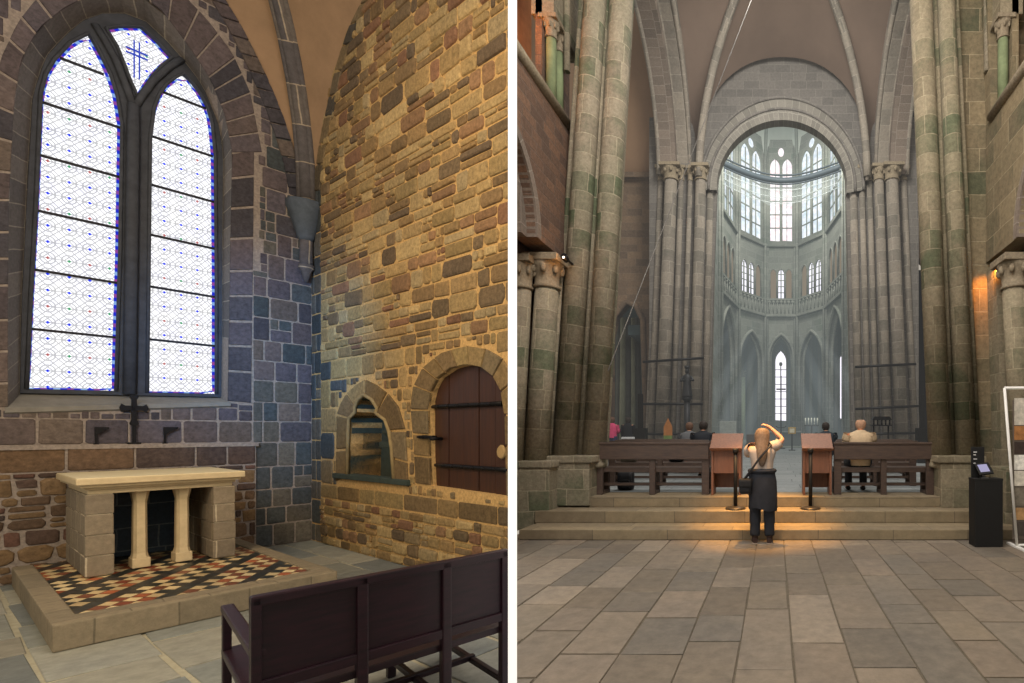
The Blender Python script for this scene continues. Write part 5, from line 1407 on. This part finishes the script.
def body_graph(J, k=1.0, hands=True):
    """J: joint name -> point. Returns skin vertices and edges"""
    V, E, ix = [], [], {}
    def add(n, r, par=None, p=None):
        V.append((Vector(p if p is not None else J[n]), r if isinstance(r, tuple) else r * k)); ix[n] = len(V) - 1
        if par: E.append((ix[par], ix[n]))
    add('pelvis', (.125, .10)); add('waist', (.11, .085), 'pelvis'); add('chest', (.135, .10), 'waist'); add('neck', .05, 'chest'); add('skull', (.07, .08), 'neck'); add('head', (.078, .092), 'skull'); add('crown', (.055, .065), 'head')
    f = J['face']; add('nose', .016, 'head', J['head'] + f * .105 + Vector((0, 0, -.01)))
    sd = Vector((-f.y, f.x, 0)).normalized()
    add('earL', .016, 'head', J['head'] + sd * .085); add('earR', .016, 'head', J['head'] - sd * .085)
    for s in 'LR':
        add('sh' + s, .062, 'chest'); add('el' + s, .042, 'sh' + s); add('wr' + s, .027, 'el' + s); add('pa' + s, (.036, .02), 'wr' + s)
        if hands:
            d = (J['pa' + s] - J['wr' + s]).normalized(); side = d.cross(J['palmn' + s]).normalized(); curl = J['palmn' + s]
            for q, (off, L) in enumerate(((-.028, .06), (-.01, .075), (.01, .08), (.028, .068))):
                b0 = J['pa' + s] + d * .035 + side * off
                add('f%d%s' % (q, s), .0095, 'pa' + s, b0); add('g%d%s' % (q, s), .009, 'f%d%s' % (q, s), b0 + d * L * .5 + curl * .01); add('h%d%s' % (q, s), .007, 'g%d%s' % (q, s), b0 + d * L * .75 + curl * .035)
            b0 = J['pa' + s] - side * .03 - d * .01; add('t0' + s, .011, 'pa' + s, b0); add('t1' + s, .009, 't0' + s, b0 - side * .025 + d * .035 + curl * .015)
        add('hip' + s, .085, 'pelvis'); add('kn' + s, .058, 'hip' + s); add('ca' + s, .054, 'kn' + s, J['kn' + s].lerp(J['an' + s], .3)); add('an' + s, .036, 'ca' + s); add('to' + s, (.036, .025), 'an' + s)
    return V, E
def rings(rows_, n=20):
    """rows_: (centre, rx, ry)"""
    return [[Vector(c) + Vector((rx * math.cos(2 * PI * k / n), ry * math.sin(2 * PI * k / n), 0)) for k in range(n)] for c, rx, ry in rows_]

# ---- the woman photographing, seen from behind
wx, wy = -.185, 7.02
t = empty('person', (wx, wy, 0), 0, 'standing woman seen from behind with long fair hair, pale top, both hands raised', 'person')
V3 = Vector
J = dict(pelvis=V3((0, 0, .90)), waist=V3((0, .0, 1.05)), chest=V3((-.005, .0, 1.26)), neck=V3((0, .01, 1.43)), skull=V3((0, .03, 1.49)), head=V3((.005, .04, 1.56)), crown=V3((.005, .04, 1.625)), face=V3((0, .97, .2)),
         shL=V3((-.165, .0, 1.37)), elL=V3((-.215, .2, 1.30)), wrL=V3((-.06, .30, 1.49)), paL=V3((-.03, .29, 1.55)), palmnL=V3((.8, -.5, .0)),
         shR=V3((.16, .0, 1.385)), elR=V3((.305, .06, 1.50)), wrR=V3((.135, .14, 1.66)), paR=V3((.07, .15, 1.70)), palmnR=V3((-.2, .2, -.9)),
         hipL=V3((-.085, 0, .86)), knL=V3((-.10, .01, .48)), anL=V3((-.105, .0, .09)), toL=V3((-.125, .12, .035)),
         hipR=V3((.085, 0, .86)), knR=V3((.10, .01, .48)), anR=V3((.105, -.0, .09)), toR=V3((.12, .12, .035)))
Vb, Eb = body_graph(J); skin_body('body', Vb, Eb, m_skin, t)
m_top = plain('cream blouse', '#ab9c90', .9, 0, .1, 14, .3)
m_trou = plain('black trousers', '#22252b', .85, 0, .15, 14, .2)
m_coat = plain('dark navy coat', '#25282f', .85, 0, .2, 10, .3)
mb = MB(); R_ = rings([((0, 0, 1.0), .165, .125), ((0, 0, 1.08), .155, .115), ((0, 0, 1.2), .165, .118), ((0, 0, 1.3), .195, .122), ((0, 0, 1.37), .205, .11), ((0, .005, 1.41), .12, .08), ((0, .01, 1.435), .066, .066)])
mb.grid(R_, True, None, True)
mb.tube(catmull([J['shL'] + V3((.03, 0, .01)), J['shL'].lerp(J['elL'], .5), J['elL'], J['elL'].lerp(J['wrL'], .3)]), [.092] * 6 + [.068] * 5 + [.06] * 5, 12, capped=False)
mb.tube(catmull([J['shR'] + V3((-.03, 0, .01)), J['shR'].lerp(J['elR'], .35), J['shR'].lerp(J['elR'], .62)]), [.082] * 5 + [.078, .074, .072, .072, .072, .074], 12, capped=False)
obj('blouse', mb, m_top, t)
mb = MB()
for s in 'LR':
    h = J['hip' + s]; mb.tube(catmull([h + V3((0, 0, .06)), h.lerp(J['kn' + s], .5), J['kn' + s], J['kn' + s].lerp(J['an' + s], .5), J['an' + s] + V3((0, 0, .03))]), [.115] * 5 + [.1] * 5 + [.082] * 5 + [.074] * 5 + [.07], 14)
obj('trousers', mb, m_trou, t)
mb = MB(); n = 28      # long coat tied round the waist, open at the front
rows = []
for z, rx, ry, off in ((1.09, .16, .125, 0), (1.06, .185, .145, 0), (1.0, .19, .15, 0), (.9, .205, .165, .005), (.75, .205, .16, .01), (.64, .205, .16, .012), (.55, .205, .155, .012), (.50, .2, .15, .01)):
    r = []
    for k in range(n):
        a = PI * 1.5 + (k / (n - 1) - .5) * 2 * PI * .86
        w_ = 1 + .05 * math.sin(9 * a) * (1.1 - z)
        zz = z - (.06 * math.cos(a - .3) + .03 * math.sin(4 * a)) * max(0, .8 - z) * 1.6
        r.append(V3((off + rx * w_ * math.cos(a), ry * w_ * math.sin(a), zz)))
    rows.append(r)
mb.grid(rows, False, None, True); mb.tube([(.18 * math.cos(2 * PI * k / 20), .14 * math.sin(2 * PI * k / 20), 1.055) for k in range(21)], .032, 8, capped=False)
mb.tube([(.02, .15, 1.05), (.06, .19, .95), (.07, .18, .78)], [.03, .028, .02], 8); mb.tube([(-.02, .15, 1.05), (-.05, .19, .95), (-.06, .18, .8)], [.03, .028, .02], 8)
obj('tied_coat', mb, m_coat, t)
m_hair = plain('fair brown hair', '#6a594b', .6, 0, .35, 40, .5)
mb = MB(); rows = []
for i, (z, rx, ry, cy) in enumerate(((1.675, .02, .02, .03), (1.665, .06, .065, .03), (1.635, .092, .1, .028), (1.58, .108, .112, .02), (1.52, .108, .108, .006), (1.46, .1, .085, -.03), (1.38, .088, .055, -.085), (1.28, .075, .042, -.12), (1.2, .055, .032, -.13), (1.14, .03, .02, -.13), (1.12, .008, .006, -.13))):
    rows.append([V3((.0 + rx * (1 + .05 * math.sin(7 * a + i)) * math.cos(a), cy + ry * (1 + .05 * math.sin(9 * a + i)) * math.sin(a), z)) for a in [2 * PI * k / 24 for k in range(24)]])
mb.grid(rows, True, None, True); mb.cap(rows[0][::-1]); mb.cap(rows[-1]); obj('hair', mb, m_hair, t)
mb = MB()
for s in 'LR':
    an = J['an' + s]; to = J['to' + s]; d = (to - an); d.z = 0; d.normalize()
    mb.tube([an - d * .05 + V3((0, 0, -.045)), an + V3((0, 0, -.04)), an + d * .08 + V3((0, 0, -.052)), an + d * .15 + V3((0, 0, -.058))], [(.036, .04), (.043, .046), (.045, .036), (.03, .028)], 12)
    mb.tube([an + V3((0, 0, -.03)), an + V3((0, 0, .02))], .045, 12)
sh = obj('shoe', mb, plain('dark brown shoe', '#3a2a24', .6), t)
mb = MB()
for s in 'LR':
    an = J['an' + s]; mb.box(an + V3((-.045, -.055, -.09)), an + V3((.045, .17, -.075)), .006)
obj('shoe_sole', mb, plain('pale sole', '#8a7f74', .7), sh)
# camera phone in her hands, bag at her hip
t = empty('smartphone', (wx + .0, wy + .335, 1.565), 0, 'small dark phone held up in front of the standing woman', 'phone')
mb = MB(); mb.box((-.075, -.005, -.038), (.075, .005, .038), .004); obj('phone_body', mb, m_black, t)
mb = MB(); mb.ball((.05, .007, .02), (.012, .004, .012), 8); obj('camera_lens', mb, m_black, t)
t = empty('shoulder_bag', (wx - .235, wy - .05, .82), 0, 'black shoulder bag hanging at left hip of the standing woman', 'bag')
m_bag = plain('black leather bag', '#17181b', .5, 0, .2, 20, .2)
mb = MB(); mb.box((-.09, -.13, -.09), (.09, .08, .12), .045); obj('bag_body', mb, m_bag, t)
mb = MB(); mb.box((-.095, -.14, .0), (.095, .085, .13), .03); obj('flap', mb, m_bag, t)
mb = MB(); mb.tube(catmull([(-.02, -.06, .12), (.1, -.115, .28), (.2, -.14, .42), (.33, -.13, .57), (.36, -.04, .62), (.33, .09, .56), (.2, .14, .4), (.06, .1, .2), (-.02, .0, .12)]), [(.006, .016)] * 41, 8); obj('strap', mb, m_bag, t)

# ---- old man on the right front pew, seen from behind
mx, my = at(859, 0, 8.85).x, 8.8
zs0 = ZU
t = empty('person', (mx, my, zs0), 0, 'seated older man with ruddy bald head and beige shirt on right front pew', 'person')
def seated(lean=0.0, turn=0.0, kk=1.0):
    f = V3((math.sin(turn), math.cos(turn), -.1))
    return dict(pelvis=V3((0, -.04, .57)), waist=V3((0, -.05, .73)), chest=V3((lean * .4, -.02, .95)), neck=V3((lean * .8, .03, 1.13)), skull=V3((lean, .06, 1.19)), head=V3((lean, .075, 1.26)), crown=V3((lean, .07, 1.325)), face=f,
                shL=V3((-.2, -.02, 1.06)), elL=V3((-.27, .05, .8)), wrL=V3((-.15, .27, .7)), paL=V3((-.1, .33, .69)), palmnL=V3((.2, .2, -.95)),
                shR=V3((.2, -.02, 1.06)), elR=V3((.28, .06, .8)), wrR=V3((.15, .27, .7)), paR=V3((.1, .33, .69)), palmnR=V3((-.2, .2, -.95)),
                hipL=V3((-.1, .0, .56)), knL=V3((-.14, .42, .52)), anL=V3((-.14, .40, .09)), toL=V3((-.16, .52, .035)),
                hipR=V3((.1, .0, .56)), knR=V3((.14, .42, .52)), anR=V3((.14, .40, .09)), toR=V3((.16, .52, .035)))
def dress_seated(t, J, shirt, trouser, hairm, bald=False, shoe=True):
    mb = MB(); c = J['chest'].x
    R_ = rings([((0, -.04, .5), .195, .15), ((0, -.05, .62), .2, .15), ((c * .4, -.05, .8), .205, .145), ((c * .8, -.03, .96), .225, .14), ((c, -.01, 1.07), .235, .12), ((c * 1.5, .015, 1.11), .12, .085), ((c * 2, .03, 1.14), .07, .07)])
    mb.grid(R_, True, None, True)
    for s in 'LR': mb.tube(catmull([J['sh' + s], J['sh' + s].lerp(J['el' + s], .5), J['el' + s], J['el' + s].lerp(J['wr' + s], .7)]), [.098] * 5 + [.07] * 5 + [.06] * 6, 12, capped=False)
    obj('shirt', mb, shirt, t)
    mb = MB()
    for s in 'LR': mb.tube(catmull([J['hip' + s] + V3((0, -.1, .01)), J['hip' + s].lerp(J['kn' + s], .6), J['kn' + s] + V3((0, .02, 0)), J['kn' + s].lerp(J['an' + s], .45), J['an' + s] + V3((0, 0, .03))]), [.115] * 5 + [.095] * 5 + [.082] * 5 + [.072] * 6, 12)
    obj('trousers', mb, trouser, t)
    mb = MB(); h = J['head']
    if bald:
        rows = rings([(h + V3((0, -.03, -.1)), .07, .06), (h + V3((0, -.025, -.06)), .092, .085), (h + V3((0, -.03, .0)), .1, .094), (h + V3((0, -.04, .04)), .085, .075), (h + V3((0, -.05, .06)), .06, .05)], 18); mb.grid(rows, True, None, True)
    else:
        rows = rings([(h + V3((0, -.02, -.1)), .07, .07), (h + V3((0, -.02, -.05)), .1, .1), (h + V3((0, -.012, .03)), .105, .112), (h + V3((0, -.005, .085)), .085, .09), (h + V3((0, 0, .12)), .03, .03)], 18); mb.grid(rows, True, None, True); mb.cap(rows[-1])
    obj('hair', mb, hairm, t)
    if shoe:
        mb = MB()
        for s in 'LR':
            an = J['an' + s]; mb.tube([an + V3((0, -.05, -.05)), an + V3((0, .0, -.045)), an + V3((0, .1, -.055)), an + V3((0, .17, -.06))], [(.036, .035), (.044, .042), (.045, .034), (.03, .026)], 10)
        obj('shoe', mb, m_black, t)
J = seated(.03, .9); Vb, Eb = body_graph(J); skin_body('body', Vb, Eb, m_skinr, t)
dress_seated(t, J, plain('beige shirt', '#b39d7f', .9, 0, .12, 14, .3), plain('dark trousers', '#2a2c30', .9), plain('short grey hair', '#a7836a', .8, 0, .2, 40, .3), True)
# ---- others far behind
def standing(turn=0.0):
    return dict(pelvis=V3((0, 0, .92)), waist=V3((0, 0, 1.07)), chest=V3((0, 0, 1.28)), neck=V3((0, .0, 1.45)), skull=V3((0, .02, 1.51)), head=V3((0, .03, 1.58)), crown=V3((0, .03, 1.64)), face=V3((math.sin(turn), math.cos(turn), -.05)),
                shL=V3((-.18, 0, 1.38)), elL=V3((-.24, .0, 1.12)), wrL=V3((-.22, .1, .9)), paL=V3((-.21, .13, .84)), palmnL=V3((.95, .1, .1)),
                shR=V3((.18, 0, 1.38)), elR=V3((.25, .03, 1.13)), wrR=V3((.13, .2, 1.08)), paR=V3((.07, .23, 1.09)), palmnR=V3((0, -.2, -.9)),
                hipL=V3((-.09, 0, .88)), knL=V3((-.1, .01, .48)), anL=V3((-.1, 0, .09)), toL=V3((-.12, .12, .035)),
                hipR=V3((.09, 0, .88)), knR=V3((.1, .01, .48)), anR=V3((.1, 0, .09)), toR=V3((.12, .12, .035)))
def dress_standing(t, J, shirt, trouser, hairm):
    mb = MB(); R_ = rings([((0, 0, .9), .19, .14), ((0, 0, 1.05), .18, .13), ((0, 0, 1.25), .2, .135), ((0, 0, 1.37), .195, .11), ((0, 0, 1.43), .12, .085), ((0, .0, 1.46), .07, .068)]); mb.grid(R_, True, None, True)
    for s in 'LR': mb.tube(catmull([J['sh' + s], J['sh' + s].lerp(J['el' + s], .5), J['el' + s], J['el' + s].lerp(J['wr' + s], .8)]), [.08] * 5 + [.068] * 5 + [.055] * 6, 10, capped=False)
    obj('shirt', mb, shirt, t)
    mb = MB()
    for s in 'LR': mb.tube(catmull([J['hip' + s] + V3((0, 0, .08)), J['hip' + s].lerp(J['kn' + s], .5), J['kn' + s], J['an' + s] + V3((0, 0, .02))]), [.115] * 5 + [.1] * 5 + [.08] * 6, 10)
    obj('trousers', mb, trouser, t)
    h = J['head']; mb = MB(); rows = rings([(h + V3((0, -.03, -.12)), .07, .06), (h + V3((0, -.02, -.05)), .1, .1), (h + V3((0, -.012, .03)), .105, .112), (h + V3((0, -.005, .085)), .085, .09), (h + V3((0, 0, .115)), .03, .03)], 16); mb.grid(rows, True, None, True); mb.cap(rows[-1]); obj('hair', mb, hairm, t)
m_hd = plain('dark hair', '#2a2320', .7, 0, .3, 40, .3); m_hb = plain('brown hair', '#5a4234', .7, 0, .3, 40, .3)
for (px, Y, turn, lab, sh_, tr2, hm) in ((612, 18.5, .3, 'person in pink top standing far back at left beside the near pier', '#c2476f', '#2e3350', m_hb), (628, 18.5, -.4, 'person in black top standing far back at left under the aisle arch', '#1c1d22', '#26262a', m_hd)):
    c = at(px, 0, Y); t = empty('person', (c.x, Y, ZU), 0, lab, 'person'); J = standing(turn); Vb, Eb = body_graph(J); skin_body('body', Vb, Eb, m_skin, t, 1)
    dress_standing(t, J, plain('shirt ' + sh_, sh_, .9), plain('trousers ' + tr2, tr2, .9), hm)
for (px, Y, lab, sh_, hm) in ((703, 11.3, 'dark-haired person in dark jacket seated just left of the left lectern', '#23262c', m_hd), (689, 12.7, 'person in grey top seated in the left pews below the statue', '#5a5c60', m_hb), (826, 12.7, 'dark-haired person seated behind the right lectern', '#2a3138', m_hd)):
    c = at(px, 0, Y + .3); t = empty('person', (c.x, Y + .3, ZU), 0, lab, 'person'); J = seated(0, .2); Vb, Eb = body_graph(J); skin_body('body', Vb, Eb, m_skin, t, 1)
    dress_seated(t, J, plain('jacket ' + sh_ + lab[:4], sh_, .9), plain('trousers dark ' + lab[:4], '#24262a', .9), hm)
# bags left on the second pew
for (px, py, Y, s_, c_, lab) in ((676, 455, 9.98, .15, '#1f2227', 'small black bag resting on the second left pew'), (628, 455, 9.98, .17, '#8b8378', 'pale folded bag resting on the second left pew')):
    c = at(px, 0, Y + .15); t = empty('bag', (c.x, Y + .2, ZU + .475), 0, lab, 'bag')
    mb = MB(); mb.box((-s_, -.09, 0), (s_, .09, .2), .05); obj('bag_body', mb, plain('bag ' + c_, c_, .8), t)
    mb = MB(); mb.tube(catmull([(-s_ * .5, 0, .18), (-s_ * .3, 0, .27), (s_ * .3, 0, .27), (s_ * .5, 0, .18)]), .012, 6); obj('handle', mb, plain('bag strap ' + c_, c_, .8), t)
c = at(626, 482, 9.25); t = empty('backpack', (c.x, 9.25, ZU), 0, 'dark backpack on the floor under the left front pew', 'backpack')
mb = MB(); mb.box((-.15, -.1, 0), (.15, .1, .34), .06); obj('pack_body', mb, m_bag, t)
mb = MB(); mb.box((-.11, -.15, .04), (.11, -.08, .2), .03); obj('front_pocket', mb, m_bag, t)
# ================================================================== camera, light
cam = bpy.data.cameras.new('camera'); co = bpy.data.objects.new('camera', cam); COL.objects.link(co)
cam.sensor_width = 36; cam.lens = F / 1024 * 36; cam.clip_end = 200; cam.clip_start = .05
cam.shift_x = -(CX - 512) / 1024; cam.shift_y = (CY - 341.5) / 1024
co.location = (0, 0, EYE); co.rotation_euler = (PI / 2, 0, 0)
scene.camera = co
w = bpy.data.worlds.new('world'); scene.world = w; w.use_nodes = True
bg = w.node_tree.nodes['Background']; bg.inputs[0].default_value = hx('#e6dccb'); bg.inputs[1].default_value = .6
def lamp(name, ty, loc, target, energy, color, size=.5, spot=None, blend=.8):
    l = bpy.data.lights.new(name, ty); l.energy = energy; l.color = hx(color)[:3]
    if ty == 'AREA': l.size = size
    elif ty == 'SUN': l.angle = size
    else: l.shadow_soft_size = size
    if spot: l.spot_size = math.radians(spot); l.spot_blend = blend
    o = bpy.data.objects.new(name, l); COL.objects.link(o); o.location = loc
    d = Vector(target) - Vector(loc); o.rotation_euler = d.to_track_quat('-Z', 'Y').to_euler(); return o
# chapel
lamp('chapel_warm_lamp', 'AREA', (-4.2, 1.2, 5.2), RM @ Vector((2.9, 0, 2.8)), 140, '#ffe0b2', 1.6)
lamp('chapel_corner_lamp', 'SPOT', (-4.6, 2.6, 3.2), RM @ Vector((-.1, 0, 2.6)), 1900, '#1f7cb8', .4, 46, 1)
lamp('chapel_floor_fill', 'AREA', (-3.2, .2, 3.4), (-4.6, 4.2, 0), 60, '#fff0d0', 1.2)  # added area light to brighten the floor, no fixture here
lamp('altar_lamp', 'SPOT', (-3.6, 1.2, 4.2), BM @ Vector((-1.6, -1.3, 1.0)), 300, '#ffeed2', .3, 34, 1)
# nave
lamp('step_spot', 'SPOT', (-.3, 6.0, 5.2), (-.3, 7.7, .2), 1150, '#ffb850', .12, 32, 1)
lamp('step_spot', 'SPOT', (-.1, 7.75, 7.5), (-.12, 7.6, .2), 5200, '#ffb448', .1, 22, 1)
lamp('nave_fill', 'AREA', (0, 3.2, 9.5), (0, 9, 2), 850, '#fff6ee', 4)
lamp('choir_fill', 'AREA', (AXC, 30, 24), (AXC, 36, 8), 3200, '#fbf6ec', 5)  # added area light high in the apse, no fixture behind it
lamp('crossing_fill', 'AREA', (XC, 13.5, 16), (XC, 21, 8), 1600, '#fbf6ee', 4)  # added area light to brighten the closed crossing, no fixture behind it

lamp('triforium_lamp', 'POINT', (-4.25, 7.75, 8.4), (0, 0, 0), 28, '#ff9a3c', .08)
c_ = at(996, 266, 8.3); lamp('wall_spot', 'SPOT', c_, at(983, 300, 8.8), 80, '#ff9a35', .03, 88, .8)
c_ = at(563, 262, 7.85); lamp('capital_spot', 'POINT', c_, (0, 0, 0), 2.5, '#ffb060', .03)
